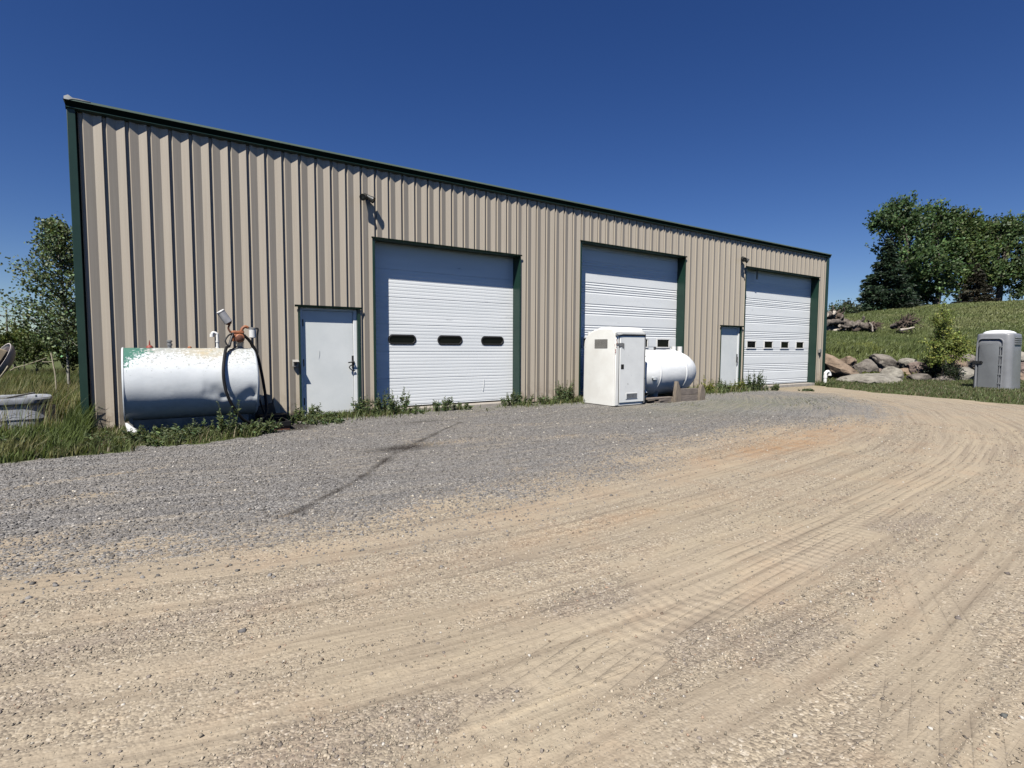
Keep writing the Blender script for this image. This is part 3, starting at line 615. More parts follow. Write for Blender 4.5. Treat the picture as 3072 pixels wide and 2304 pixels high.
MB().tube([(22.975, -.03, 1.24), (22.975, -.03, 1.10)], .016, 8).build('conduit', M['black'], t)
t = thing('vent_pipe', 'white plastic pipe with turned down elbow at the right corner of the building', 'pipe', (22.95, -.3, -.1))
pth = smooth_path([(22.90, -.32, -.2), (22.90, -.32, .34), (22.93, -.33, .44), (23.02, -.36, .48), (23.09, -.38, .42), (23.10, -.385, .33)], 6)
MB().tube(pth, .062, 16, cap=False).build('pipe', M['pvc'], t)
MB().tube([(22.90, -.32, .22), (22.90, -.32, .33)], .074, 16).build('collar', M['pvc'], t)
MB().tube([(23.099, -.384, .40), (23.101, -.386, .315)], .076, 16, cap=False).build('elbow_mouth', M['pvc'], t)
MB().tube([(23.10, -.385, .345), (23.10, -.385, .35)], .06, 16).build('opening', M['void'], t)
# ------------------------------------------------------------------ fuel tank
TX0, TX1, TY, TZ, TR = -.255, 1.60, -.75, .765, .585
tank = thing('fuel_tank', 'dented white cylindrical fuel tank with peeling green paint and an orange pump', 'fuel tank', ((TX0+TX1)/2, TY, 0))
def tank_mat():
    m, t, p, N, L = nodes('peeling_white_paint'); v = objco(t); sp = N('SeparateXYZ'); L(v, sp.inputs[0])
    base = ramp(t, noise_(t, objco(t, (1, 1, 1.6)), 3, 5, .6), [(.3, (.52, .55, .56)), (.65, (.62, .645, .65))])
    n1 = noise_(t, v, 9, 9, .72); n2 = noise_(t, v, 26, 8, .7); n3 = noise_(t, v, 2.6, 4, .6)
    ztop = math_(t, 'MULTIPLY', math_(t, 'SUBTRACT', sp.outputs[2], .93), 2.6, clamp=True)
    fleck = ramp(t, math_(t, 'ADD', n2, math_(t, 'MULTIPLY', math_(t, 'MULTIPLY', ztop, n3), .42)), [(.645, (0, 0, 0)), (.70, (1, 1, 1))])
    base = mixc(t, math_(t, 'MULTIPLY', fleck, .75), base, ramp(t, n1, [(.4, (.33, .33, .27)), (.6, (.22, .23, .22))]))
    # ochre stain along the top right of the middle
    gx_ = math_(t, 'SUBTRACT', 1.0, math_(t, 'MULTIPLY', math_(t, 'ABSOLUTE', math_(t, 'SUBTRACT', sp.outputs[0], .22)), 1.9), clamp=True)
    och = math_(t, 'MULTIPLY', math_(t, 'MULTIPLY', gx_, math_(t, 'MULTIPLY', math_(t, 'SUBTRACT', sp.outputs[2], 1.12), 7, clamp=True)), ramp(t, n1, [(.35, (0, 0, 0)), (.6, (1, 1, 1))]))
    base = mixc(t, math_(t, 'MULTIPLY', och, .75), base, (.50, .40, .23))
    # green undercoat where the paint has gone, near the left end high up
    gl = math_(t, 'ADD', math_(t, 'MULTIPLY', math_(t, 'SUBTRACT', -.40, sp.outputs[0]), 1.6, clamp=True), math_(t, 'MULTIPLY', math_(t, 'SUBTRACT', sp.outputs[2], 1.02), 2.1))
    gl = ramp(t, math_(t, 'ADD', gl, math_(t, 'MULTIPLY', math_(t, 'SUBTRACT', n2, .5), 2.3)), [(.93, (0, 0, 0)), (.97, (1, 1, 1))])
    base = mixc(t, gl, base, ramp(t, n2, [(.3, (.04, .135, .10)), (.7, (.06, .18, .135))]))
    # darker mottling low down
    lowd = math_(t, 'MULTIPLY', math_(t, 'MULTIPLY', math_(t, 'SUBTRACT', .62, sp.outputs[2]), 2.4, clamp=True), ramp(t, n1, [(.3, (0, 0, 0)), (.65, (1, 1, 1))]))
    base = mixc(t, math_(t, 'MULTIPLY', lowd, .4), base, (.20, .19, .165))
    L(base, p.inputs['Base Color']); p.inputs['Roughness'].default_value = .40
    bump_(t, noise_(t, v, 5, 6, .65), .12, .02, p.inputs['Normal']); return m
M['fuel'] = tank_mat()
nS, nA = 90, 96; V = []; F = []
dents = [(1.00, .64, .16, .115, .030, .25), (1.10, .545, .05, .035, .022, 0), (1.20, .55, .05, .03, .016, .3), (1.49, .60, .14, .09, .028, -.35), (1.55, .545, .045, .05, .022, 0), (.32, .70, .05, .04, .004, 0), (.75, .80, .3, .10, .004, 0)]
for i in range(nS+1):
    xx = TX0+(TX1-TX0)*i/nS
    for j in range(nA):
        a = 2*math.pi*j/nA; dy, dz = math.cos(a), math.sin(a); rr = TR
        zz = TZ+TR*dz
        if dy < 0:
            for dx_, dz_, ra, rb, dep, sk in dents:
                ux = (xx-dx_)/ra; uz = (zz-dz_+sk*(xx-dx_))/rb; q = abs(ux)**2.6+abs(uz)**(2.0 if uz > 0 else 3.5); q *= 1+.5*mnoise.noise(Vector((xx*9, zz*9, 3))); rr -= dep*math.exp(-q)
        rr += .0035*(mnoise.noise(Vector((xx*3, dy*2, dz*2)))); V.append((xx, TY+rr*dy, TZ+rr*dz))
for i in range(nS):
    for j in range(nA): F.append((i*nA+j, (i+1)*nA+j, (i+1)*nA+(j+1) % nA, i*nA+(j+1) % nA))
sh = MB().add(V, F).build('shell', M['fuel'], tank, smooth=60)
RX = Matrix.Translation((TX0, TY, TZ)) @ Matrix.Rotation(R(-90), 4, 'Y'); RX2 = Matrix.Translation((TX1, TY, TZ)) @ Matrix.Rotation(R(90), 4, 'Y')
MB().lathe([(TR+.008, -.012), (TR+.010, .0), (TR-.002, .012), (TR-.03, .004), (0, .02)], 72, RX).build('end_cap', M['tankplain'], tank, smooth=50)
MB().lathe([(TR+.008, -.014), (TR+.008, .0), (TR-.02, .026), (TR*.7, .052), (TR*.35, .068), (0, .072)], 72, RX2).build('end_cap', M['tankplain'], tank, smooth=60)
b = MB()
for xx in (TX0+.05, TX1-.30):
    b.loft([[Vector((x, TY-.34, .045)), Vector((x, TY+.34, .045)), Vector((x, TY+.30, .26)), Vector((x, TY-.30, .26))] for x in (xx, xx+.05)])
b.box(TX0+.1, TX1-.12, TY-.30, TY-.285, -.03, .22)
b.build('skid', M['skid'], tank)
MB().loft([[Vector(p) for p in q] for q in ([(TX0+.0, TY-.33, .19), (TX0+.03, TY-.33, .19), (TX0+.03, TY-.30, .19), (TX0, TY-.30, .19)], [(TX0+.03, TY-.37, .035), (TX0+.19, TY-.37, .035), (TX0+.19, TY-.30, .035), (TX0+.03, TY-.30, .035)])]).build('foot', M['pvc'], tank)
P = lambda x, y, Y=TY: at_y(x, y, Y)
ztop = TZ+TR
def fitting(px, prof, mt, nm):
    q = P(px, 1040); MB().lathe(prof, 14, Matrix.Translation((q.x, TY, ztop-.012))).build(nm, mt, tank)
fitting(449, [(0, 0), (.052, 0), (.05, .025), (.03, .05), (.012, .055), (.010, .10), (.004, .135), (0, .135)], M['redcap'], 'gauge_cap')
fitting(509, [(0, 0), (.03, 0), (.03, .05), (.04, .052), (.04, .085), (.028, .088), (.028, .105), (.04, .11), (.04, .135), (.02, .145), (0, .145)], M['galv'], 'filler_cap')
fitting(569, [(0, 0), (.034, 0), (.03, .028), (.015, .04), (0, .04)], M['orange'], 'plug')
vx = P(653, 1040).x
vp = MB().tube(smooth_path([(vx, TY, ztop-.02), (vx, TY, ztop+.20), (vx-.01, TY, ztop+.245), (vx-.05, TY, ztop+.262), (vx-.075, TY-.01, ztop+.25), (vx-.082, TY-.01, ztop+.20)], 5), .024, 12).build('vent_pipe', M['pvc'], tank)
for pa, pb_, r_ in (((vx, TY, ztop+.10), (vx, TY, ztop+.125), .031), ((vx, TY, ztop-.01), (vx, TY, ztop+.02), .034), ((vx-.082, TY-.01, ztop+.24), (vx-.082, TY-.01, ztop+.19), .034)): MB().tube([pa, pb_], r_, 12).build('coupling', M['pvc'], vp)
# the pump: body, motor, filters, hose and nozzle
pc = P(713, 1014); px_, pz_ = pc.x, pc.z
pump = MB().box(px_-.085, px_+.085, TY-.075, TY+.075, pz_-.06, pz_+.07).lathe([(0, -.09), (.055, -.085), (.078, -.06), (.078, .03), (.05, .05), (0, .055)], 20, Matrix.Translation((px_+.02, TY-.09, pz_-.005)) @ Matrix.Rotation(R(90), 4, 'X')).build('fuel_pump', M['orange'], tank, bevel=.012)
MB().box(px_-.10, px_+.10, TY-.065, TY+.065, pz_+.072, pz_+.125).build('motor_cover', M['orange'], pump, bevel=.014)
MB().lathe([(0, 0), (.05, 0), (.055, .02), (.04, .03), (0, .03)], 16, Matrix.Translation((px_+.01, TY-.146, pz_)) @ Matrix.Rotation(R(90), 4, 'X')).box(px_-.06, px_-.01, TY-.155, TY-.08, pz_-.05, pz_+.02).build('pump_face', M['rust'], pump)
MB().lathe([(0, 0), (.05, 0), (.06, .03), (.045, .05), (.05, .09), (.07, .13), (0, .13)], 16, Matrix.Translation((px_+.03, TY, ztop-.02))).build('pump_base', M['galv'], pump)
ta, tb = P(686, 968), P(664, 938); dv = (tb-ta).normalized()
MB().tube([ta, ta+dv*.205], .066, 20).tube([ta+dv*.205, ta+dv*.225], .070, 20).build('tilted_canister', M['filtergrey'], pump, bevel=.006)
MB().tube([ta+dv*.2255, ta+dv*.238], [.070, .058], 20).build('canister_lid', M['filterwhite'], pump)
MB().tube([ta-dv*.035, ta], [.03, .06], 14).tube(smooth_path([P(692, 998), P(685, 985), ta-dv*.03], 5), .016, 8).build('canister_arm', M['rust'], pump)
MB().tube(smooth_path([P(722, 1000), P(727, 986), P(736, 980), P(744, 983)], 5), .026, 10).build('elbow', M['orange'], pump)
MB().tube([P(740, 983), P(772, 985)], .013, 8).tube(smooth_path([P(768, 985), P(774, 988), P(772, 1010), P(773, 1060)], 4), .017, 8).build('outlet_pipe', M['black'], pump)
fc = P(757, 986); MB().lathe([(0, -.165), (.04, -.165), (.058, -.155), (.058, -.02), (.05, -.012), (0, -.012)], 20, Matrix.Translation((fc.x, TY, fc.z))).build('filter', M['filterwhite'], pump)
MB().lathe([(0, -.011), (.062, -.011), (.062, .016), (.03, .022), (0, .022)], 18, Matrix.Translation((fc.x, TY, fc.z))).build('filter_head', M['galv'], pump)
q = lambda x, y, o=0.0: P(x, y, TY-TR*.55+o)
nz = MB().tube(smooth_path([P(697, 1000, TY-.12), P(684, 1008, TY-.16), P(676, 1024, TY-.2), P(688, 1040, TY-.22), P(694, 1020, TY-.16)], 5), .014, 8).tube(smooth_path([P(699, 1000, TY-.1), P(694, 1016, TY-.15), P(687, 1040, TY-.25)], 4), .022, 8).build('nozzle', M['black'], pump)
hp = [P(687, 1038, TY-.24), P(678, 1046, TY-.32), P(673, 1075, TY-.47), P(670, 1110, TY-.60), P(673, 1150, TY-.64), P(684, 1190, TY-.66), P(705, 1228, TY-.62), P(735, 1262, TY-.55), P(770, 1268, TY-.45), P(798, 1240, TY-.28), P(797, 1195, TY-.15), P(785, 1120, TY-.05), P(770, 1060, TY), P(748, 1022, TY-.02), P(726, 1002, TY-.05)]
MB().tube(smooth_path(hp, 7), .025, 10).build('hose', M['hose'], pump)
MB().tube(smooth_path([P(733, 1004, TY+.02), P(752, 1030, TY+.06), P(770, 1090, TY+.10), P(775, 1180, TY+.1), P(790, 1232, TY), P(800, 1262, TY-.1)], 6), .016, 8).build('return_hose', M['hose'], pump)
MB().tube(smooth_path([P(710, 1040, TY-.06), P(695, 1048, TY-.22), P(684, 1054, TY-.36)], 6), .010, 8).build('ground_wire', M['hose'], pump)
t = thing('drip_tray', 'black rectangular drip tray with raised rim on the oily ground right of the fuel tank', 'tray', (1.9, -1.0, -.06))
b = MB(); tx0, tx1, ty0, ty1 = 1.66, 2.12, -1.30, -.62
b.box(tx0, tx1, ty0, ty1, -.01, .0).box(tx0, tx1, ty0, ty0+.03, .0005, .075).box(tx0, tx1, ty1-.03, ty1, .0005, .075).box(tx0, tx0+.03, ty0+.03, ty1-.03, .0005, .075).box(tx1-.03, tx1, ty0+.03, ty1-.03, .0005, .075)
b.build('tray', M['hose'], t, bevel=.006)
MB().box(tx0+.03, tx1-.02, ty0+.02, ty1-.05, -.075, -.0105).build('support_board', M['rust'], t)
t = thing('tool_box', 'open black plastic case lying against the wall behind the drip tray', 'case', (2.1, -.3, -.05))
b = MB().box(1.76, 2.26, -.42, -.12, -.07, .10); b.build('case', M['hose'], t, bevel=.02)
MB().box(1.78, 2.10, -.10, -.075, .05, .27, Matrix.Translation((1.9, -.09, .1)) @ Matrix.Rotation(R(-12), 4, 'Y') @ Matrix.Translation((-1.9, .09, -.1))).build('lid', M['black'], t, bevel=.008)
# ------------------------------------------------------------------ white portable toilet, battered
x0, x1, y0, y1 = 9.507, 10.575, -1.78, -.66; TH = 1.83; zb = -.035
wt = thing('portable_toilet', 'battered white portable toilet standing tilted roof down in front of the middle garage door', 'portable toilet', ((x0+x1)/2, (y0+y1)/2, zb))
wt['label'] = 'battered white portable toilet in front of the middle garage door'
def rring(xa, xb, ya, yb, r, z, n=6):
    pts = []
    for cx, cy, a0 in ((xb-r, yb-r, 0), (xa+r, yb-r, 90), (xa+r, ya+r, 180), (xb-r, ya+r, 270)):
        for k in range(n+1):
            a = R(a0+90*k/n); pts.append(Vector((cx+r*math.cos(a), cy+r*math.sin(a), z)))
    return pts
# one moulded body: side outline (arched over the back) swept across the width, tucked in at both ends
side = [(y1+.0, zb), (y1-.005, .8), (y1-.012, 1.50), (y1-.03, 1.60), (y1-.10, 1.70), (y1-.22, 1.79), (y1-.40, 1.865), (y1-.60, 1.905), (y1-.80, 1.915), (y0+.10, 1.90), (y0+.045, 1.875), (y0+.012, 1.83), (y0+.004, 1.75), (y0, .9), (y0, zb)]
cy_, cz_ = (y0+y1)/2, 1.0
def sec(x, k): return [Vector((x, y+(cy_-y)*k*.9 if z > zb else y+(cy_-y)*k*.9, z-(max(0, z-1.3))*k*1.5)) for y, z in side]
MB().loft([sec(x0-.006, .075), sec(x0-.002, .045), sec(x0+.02, .02), sec(x0+.06, .005), sec(x0+.12, .0), sec(x1-.14, .0), sec(x1-.07, .008), sec(x1-.025, .028), sec(x1-.004, .06), sec(x1, .09)]).build('body', M['offwhite'], wt, smooth=40)
MB().tube([(x0+.11, y1-.10, 1.55), (x0+.11, y1-.10, 1.80)], .045, 14).build('vent_stack', M['pvc'], wt)
# corner post, recess and door on the front
MB().box(x0+.02, x0+.135, y0-.028, y0+.004, zb, 1.73).build('door_post', M['offwhite'], wt, bevel=.018)
MB().box(x1-.022, x1+.004, y0-.03, y0+.003, zb+.02, 1.74).build('edge_strip', M['galv'], wt, bevel=.004)
dr = MB().box(x0+.165, x1-.03, y0-.026, y0-.002, .03, 1.69).build('toilet_door', M['whitedoor'], wt, bevel=.012)
MB().box(x0+.137, x0+.163, y0-.006, y0+.004, .0, 1.70).build('door_gap', M['grey'], wt)
MB().box(x0+.05, x1-.01, y0-.040, y0-.004, 1.715, 1.735).box(x0+.02, x1-.02, y0-.030, y0-.003, 1.7352, 1.79).build('header', M['offwhite'], wt, bevel=.008)
MB().box(x0+.13, x1-.02, y0-.012, y0-.001, 1.692, 1.714).build('header_gap', M['void'], wt)
MB().lathe([(0, 0), (.035, 0), (.03, .03), (0, .035)], 14, Matrix.Translation((x0+.03, y0-.03, 1.70)) @ Matrix.Rotation(R(90), 4, 'X')).tube([(x0+.03, y0-.045, 1.70), (x0+.25, y0-.045, 1.722), (x1-.02, y0-.042, 1.722)], .012, 8).build('closer_rod', M['galv'], wt)
random.seed(5)
sm = [(x0+.02, 1.50), (x0+.14, 1.505), (x0+.235, 1.515), (x0+.30, 1.50), (x0+.302, 1.34), (x0+.29, 1.40), (x0+.25, 1.38), (x0+.215, 1.43), (x0+.17, 1.41), (x0+.12, 1.45), (x0+.03, 1.44)]
MB().loft([[Vector((x, y0-.034, z)) for x, z in sm], [Vector((x, y0-.024, z)) for x, z in sm]]).build('torn_hinge', M['grille'], wt, smooth=0)
for i in range(6): a = random.uniform(-.02, .045); z = 1.60-.06*i; MB().tube([(x0+a, y0-.031, z), (x0+a+random.uniform(-.03, .04), y0-.0315, z-random.uniform(.02, .06))], .006, 6).build('red_scuff', M['redmark'], wt)
MB().box(x0+.205, x0+.305, y0-.0285, y0-.0262, .865, .985).build('latch_hole', M['void'], dr)
v_ = MB().box(x0+.385, x0+.80, y0-.036, y0-.0265, .115, .275); vo_ = v_.build('vent', M['whitedoor'], dr, bevel=.004)
b = MB()
for k in range(5): b.box(x0+.41, x0+.775, y0-.042, y0-.0365, .135+k*.025, .152+k*.025)
b.build('vent_slats', M['grille'], vo_)
v2 = MB().box(x0-.006, x0+.006, y0+.24, y0+.70, 1.375, 1.60).build('side_vent', M['grille'], wt)
b = MB()
for k in range(7): b.box(x0-.014, x0-.0065, y0+.25, y0+.69, 1.385+k*.03, 1.402+k*.03)
b.build('vent_slats', M['grey'], v2)
for z in (1.62, 1.18, .62, .30, .0): MB().lathe([(0, 0), (.013, 0), (.010, .012), (0, .014)], 10, Matrix.Translation((x1-.010, y0-.03, z)) @ Matrix.Rotation(R(90), 4, 'X')).build('bolt', M['black'], wt)
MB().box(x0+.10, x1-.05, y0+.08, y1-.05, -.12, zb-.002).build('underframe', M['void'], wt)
# ------------------------------------------------------------------ second white tank on its timber cradle
CY2, CZ2, CR2 = -1.0, .715, .63
t2 = thing('holding_tank', 'glossy white domed holding tank lying on a timber cradle right of the white toilet', 'tank', (12.0, CY2, .08))
MX = Matrix.Translation((11.98, CY2, CZ2)) @ Matrix.Rotation(R(90), 4, 'Y')
pr_ = [(0, -1.55), (.10, -1.545), (.24, -1.49), (.38, -1.36), (.50, -1.16), (.58, -.92), (.622, -.66), (CR2, -.56), (CR2+.004, 0), (CR2, .44), (CR2-.006, .52), (.585, .78), (.52, .99), (.42, 1.18), (.29, 1.33), (.15, 1.415), (0, 1.44)]
b = MB().lathe(pr_, 72, MX)
for v in b.v:
    n_ = mnoise.noise(v*2.2)*.012+mnoise.noise(v*6)*.004; d_ = Vector((0, v.y-CY2, v.z-CZ2))
    if d_.length > .05: v += d_.normalized()*n_
b.build('shell', M['tank2'], t2, smooth=60)
MB().lathe([(CR2+.004, .455), (CR2+.012, .46), (CR2+.012, .53), (CR2-.008, .545)], 72, MX, cap=False).build('weld_band', M['tank2'], t2, smooth=60)
MB().lathe([(CR2-.002, -.60), (CR2+.009, -.59), (CR2+.009, -.545), (CR2-.001, -.535)], 72, MX, cap=False).build('weld_band', M['tank2'], t2, smooth=60)
for px in (2021, 2039):
    q = at_y(px, 1046, CY2); MB().lathe([(0, -.1), (.072, -.1), (.072, .105), (.06, .105), (.06, .09), (0, .09)], 20, Matrix.Translation((q.x, CY2, CZ2+CR2-.01))).build('fill_neck', M['pvc'], t2)
q = at_y(1963, 1050, CY2-.1); MB().lathe([(0, -.05), (.025, -.05), (.022, .05), (.036, .055), (.036, .10), (0, .11)], 12, Matrix.Translation((q.x, CY2-.1, CZ2+CR2-.02)) @ Matrix.Rotation(R(18), 4, 'Y')).build('valve', M['black'], t2)
q = at_y(1934, 1048, CY2-.1); MB().lathe([(0, -.08), (.03, -.08), (.03, .03), (0, .035)], 12, Matrix.Translation((q.x, CY2-.1, CZ2+CR2-.055))).build('valve', M['galv'], t2)
q = at_y(1957, 1130, -1.52); MB().box(q.x-.085, q.x+.085, -1.62, -1.42, q.z-.045, q.z+.0).box(q.x-.06, q.x+.06, -1.63, -1.45, q.z-.085, q.z-.0455).build('step_bracket', M['tankplain'], t2, bevel=.01)
q = at_y(1955, 1070, -1.35); MB().tube([q+Vector((-.03, -.06, .02)), q+Vector((0, -.05, -.01)), q+Vector((.04, -.06, .02))], .012, 8).build('lift_eye', M['tankplain'], t2)
q = at_y(1932, 1176, -1.45); MB().tube(smooth_path([q+Vector((.12, .20, .05)), q+Vector((.03, .03, .02)), q+Vector((-.03, -.05, -.02)), q+Vector((-.05, -.10, -.05))], 5), .058, 14, cap=False).build('outlet_elbow', M['pvc'], t2)
MB().tube([q+Vector((-.045, -.09, -.045)), q+Vector((-.046, -.092, -.046))], .052, 14).build('elbow_mouth', M['void'], t2)
for xx in (11.10, 11.55, 12.55): MB().loft([[Vector((x, CY2-.36, .045)), Vector((x, CY2+.36, .045)), Vector((x, CY2+.42, .30)), Vector((x, CY2-.42, .30))] for x in (xx, xx+.02)]).build('support_plate', M['tankplain'], t2)
cr = thing('timber_cradle', 'grey weathered timber cradle with pointed posts under the white holding tank', 'cradle', (12.4, -1.6, -.08))
def post(xc, yc, h, w_, lean=0.0):
    a = [Vector((xc-w_/2, yc-.05, -.10)), Vector((xc+w_/2, yc-.05, -.10)), Vector((xc+w_/2, yc+.05, -.10)), Vector((xc-w_/2, yc+.05, -.10))]
    m_ = [Vector((v.x*1.0, v.y, .20)) for v in a]; tpx = xc-w_*.18+lean
    tp = [Vector((tpx-.025, yc-.05, h)), Vector((tpx+.025, yc-.05, h)), Vector((tpx+.025, yc+.05, h)), Vector((tpx-.025, yc+.05, h))]
    return MB().loft([a, m_, tp]).build('post', M['wood'], cr, bevel=.005)
post(11.86, -1.80, .50, .23); post(12.90, -1.80, .38, .23, .02); post(11.86, -.22, .45, .22); post(12.90, -.22, .42, .22)
for z in (-.07, .115): MB().box(11.98, 12.78, -1.775, -1.715, z, z+.175).build('plank', M['woodh'], cr, bevel=.006)
for z in (-.07, .115): MB().box(11.98, 12.78, -.29, -.23, z, z+.175).build('plank', M['woodh'], cr, bevel=.006)
MB().box(11.90, 12.02, -1.70, -.30, -.08, .06).build('beam', M['wood'], cr, bevel=.006); MB().box(12.80, 12.92, -1.70, -.30, -.08, .06).build('beam', M['wood'], cr, bevel=.006)
stk = thing('plank_stack', 'low stack of broken grey boards under the left part of the white holding tank', 'boards', (11.3, -1.5, -.08))
random.seed(8)
for i, (xa, xb, yy, z) in enumerate(((10.86, 11.76, -1.62, .035), (11.25, 11.72, -1.66, -.015), (11.10, 11.70, -1.64, -.066), (10.75, 11.6, -1.2, .035), (10.9, 11.75, -1.4, -.03))):
    MB().box(xa, xb, yy-.09, yy+.09, z, z+.045, Matrix.Translation((11.3, yy, 0)) @ Matrix.Rotation(R(random.uniform(-4, 4)), 4, 'Z') @ Matrix.Translation((-11.3, -yy, 0))).build('board', M['woodh'], stk, bevel=.005)
MB().box(10.7, 11.0, -1.5, -1.0, -.08, .06).build('block', M['wood'], stk)
# ------------------------------------------------------------------ grey portable toilet
gp = thing('portable_toilet', 'grey portable toilet with white roof standing in grass before the boulders at the right edge', 'portable toilet', (26.75, -4.72, -.12), rz=R(-93))
def BB(): return MB()
hw, hd = .545, .56
b = BB(); b.loft([rring(-hw-.03, hw+.03, -hd-.02, hd+.02, .16, 0), rring(-hw-.02, hw+.02, -hd-.012, hd+.012, .17, .3), rring(-hw, hw, -hd, hd, .19, 1.4), rring(-hw+.01, hw-.01, -hd+.012, hd-.01, .20, 2.06), rring(-hw+.025, hw-.025, -hd+.03, hd-.03, .20, 2.10), rring(-hw+.10, hw-.10, -hd+.10, hd-.10, .18, 2.125)])
def lb(mb, name, mt, par, **k): return mb.build(name, mt, par, world=False, **k)
lb(b, 'body', M['greyplastic'], gp, smooth=50)
b = BB()
for r_, z in ((.42, 2.126), (.41, 2.155), (.36, 2.20), (.26, 2.235), (.12, 2.25)):
    if z == 2.126: rs = []
    rs.append(rring(-r_, r_, -r_*1.02, r_*1.02, min(.2, r_*.7), z))
b.loft(rs); lb(b, 'roof', M['dome'], gp, smooth=50)
# arched frame and door on the front (local -Y)
def arch(x0_, x1_, z0_, z1_, r_, y): 
    pts = [Vector((x0_, y, z0_)), Vector((x0_, y, z1_-r_))]
    for k in range(1, 7): a = R(180-15*k); pts.append(Vector((x0_+r_+r_*math.cos(a), y, z1_-r_+r_*math.sin(a))))
    for k in range(1, 7): a = R(90-15*k); pts.append(Vector((x1_-r_+r_*math.cos(a), y, z1_-r_+r_*math.sin(a))))
    pts.append(Vector((x1_, y, z0_))); return pts
fy = -hd-.012
fr = lb(MB().tube(arch(-.46, .30, .05, 1.93, .16, fy), .030, 10), 'door_frame', M['greyplastic'], gp)
lb(MB().tube([(-.46, fy, .05), (.30, fy, .05)], .030, 10), 'threshold', M['greyplastic'], gp)
inner_ = arch(-.39, .20, .10, 1.80, .10, fy+.004)
dr = lb(MB().loft([[p+Vector((0, .02, 0)) for p in inner_], [Vector((p.x, p.y-.026, p.z)) for p in inner_], [Vector((p.x*.97, p.y-.034, .10+(p.z-.10)*.985)) for p in inner_]]), 'toilet_door', M['greydoor'], gp, smooth=30)
lb(MB().add([(-.38, fy-.03, 1.70), (.19, fy-.03, 1.70), (.14, fy+.004, 1.80), (-.10, fy+.004, 1.835), (-.34, fy+.004, 1.80), (-.10, fy-.036, 1.715)], [(0, 5, 1, 2, 3, 4)]), 'door_ledge', M['greyplastic'], gp)
lb(MB().box(-.40, .20, fy-.02, fy-.004, .072, .098), 'door_gap', M['void'], gp)
for z in (1.62, 1.28, .94, .60, .26): lb(MB().box(.205, .30, fy-.045, fy-.012, z-.03, z+.03), 'hinge', M['greydoor'], dr, bevel=.006)
lb(MB().tube([(.235, fy-.028, .12), (.235, fy-.028, 1.66)], .014, 8), 'hinge_rod', M['greyplastic'], dr)
lb(MB().box(-.56, -.44, fy-.045, fy-.005, .98, 1.09).box(-.44, -.30, fy-.065, fy-.025, .985, 1.085).lathe([(0, 0), (.05, 0), (.05, .04), (0, .04)], 16, Matrix.Translation((-.30, fy-.025, 1.035)) @ Matrix.Rotation(R(90), 4, 'X')), 'latch', M['black'], dr)
for k in range(4): lb(MB().box(hw-.012, hw+.035, -.30, .30, 1.70+k*.075, 1.745+k*.075), 'louvre', M['greyplastic'], gp, bevel=.012)
lb(MB().box(hw-.02, hw+.003, -.32, .32, 1.67, 1.99), 'louvre_recess', M['greydoor'], gp)
#PART3
# ------------------------------------------------------------------ objects in the left grass
sh_ = thing('plastic_shell', 'grey plastic shell with pale rim lying in the grass left of the building', 'plastic shell', (-1.95, .85, -.08))
# a shallow tub lying rim up: flared rounded box with a ledge
def tub(xa, xb, ya, yb, secs, r): return [rring(xa-g, xb+g, ya-g, yb+g, r, z) for z, g in secs]
b = MB(); RZ = Matrix.Translation((-1.95, .95, 0)) @ Matrix.Rotation(R(8), 4, 'Z') @ Matrix.Translation((1.95, -.95, 0))
rs = tub(-2.65, -1.36, .55, 1.55, [(-.15, .06), (.16, .035), (.165, .05), (.185, .045), (.38, -.01), (.40, .0), (.42, .035), (.48, .045), (.51, .03), (.515, -.02), (.49, -.05), (.40, -.06)], .36)
b.loft([[RZ @ p for p in r] for r in rs], cap=False); b.build('shell', M['shell'], sh_, smooth=40)
MB().loft([[RZ @ p for p in r] for r in tub(-2.65, -1.36, .55, 1.55, [(.38, -.07), (.39, -.075)], .30)]).build('floor', M['greyplastic'], sh_)
MB().box(-1.40, -1.29, .62, .95, -.05, .36, RZ).build('broken_opening', M['void'], sh_)
MB().tube([RZ @ Vector((-2.5, .6, .50)), RZ @ Vector((-1.9, .58, .525)), RZ @ Vector((-1.55, 1.4, .54))], .016, 8).build('lid_seam', M['grille'], sh_)
MB().box(-2.35, -2.02, .9, 1.1, .516, .555, RZ).build('wooden_scrap', M['woodh'], sh_, bevel=.006)
c_ = at_d(10, 1090, 10.2)
ds = thing('curved_panel', 'pale curved panel with dark inner face tilted on sticks in tall grass at left edge', 'panel', (c_.x, c_.y, -.05))
Mx = Matrix.Translation(c_) @ Vector((.80, .34, -.48)).to_track_quat('Z', 'Y').to_matrix().to_4x4()
MB().lathe([(0, .10), (.16, .085), (.28, .04), (.36, -.03), (.38, -.10), (.365, -.10), (.34, -.03), (.26, .02), (0, .06)], 40, Mx).build('shell', M['dish'], ds, smooth=50)
MB().lathe([(0, .0), (.30, -.02), (.335, -.06), (.30, -.065), (0, -.06)], 36, Mx).build('inner_face', M['dishdark'], ds)
MB().loft([[Mx @ Vector(p) for p in q] for q in ([(-.22, -.22, -.08), (.22, -.22, -.08), (.22, .22, -.08), (-.22, .22, -.08)], [(-.18, -.18, -.34), (.2, -.2, -.32), (.18, .18, -.34), (-.2, .2, -.32)])]).build('tan_backing', M['tan'], ds, bevel=.03)
MB().tube(smooth_path([at_d(0, 1132, 9.9), at_d(12, 1116, 9.9), at_d(24, 1098, 9.95)], 4), .012, 8).tube([at_d(-30, 1150, 9.95), at_d(-32, 1330, 9.95)], .02, 8).build('support_stick', M['stick'], ds)
t = thing('fallen_branch', 'thin bare branch leaning across the tall grass to an upright stick', 'branch', tuple(at_d(100, 1092, 11.5)))
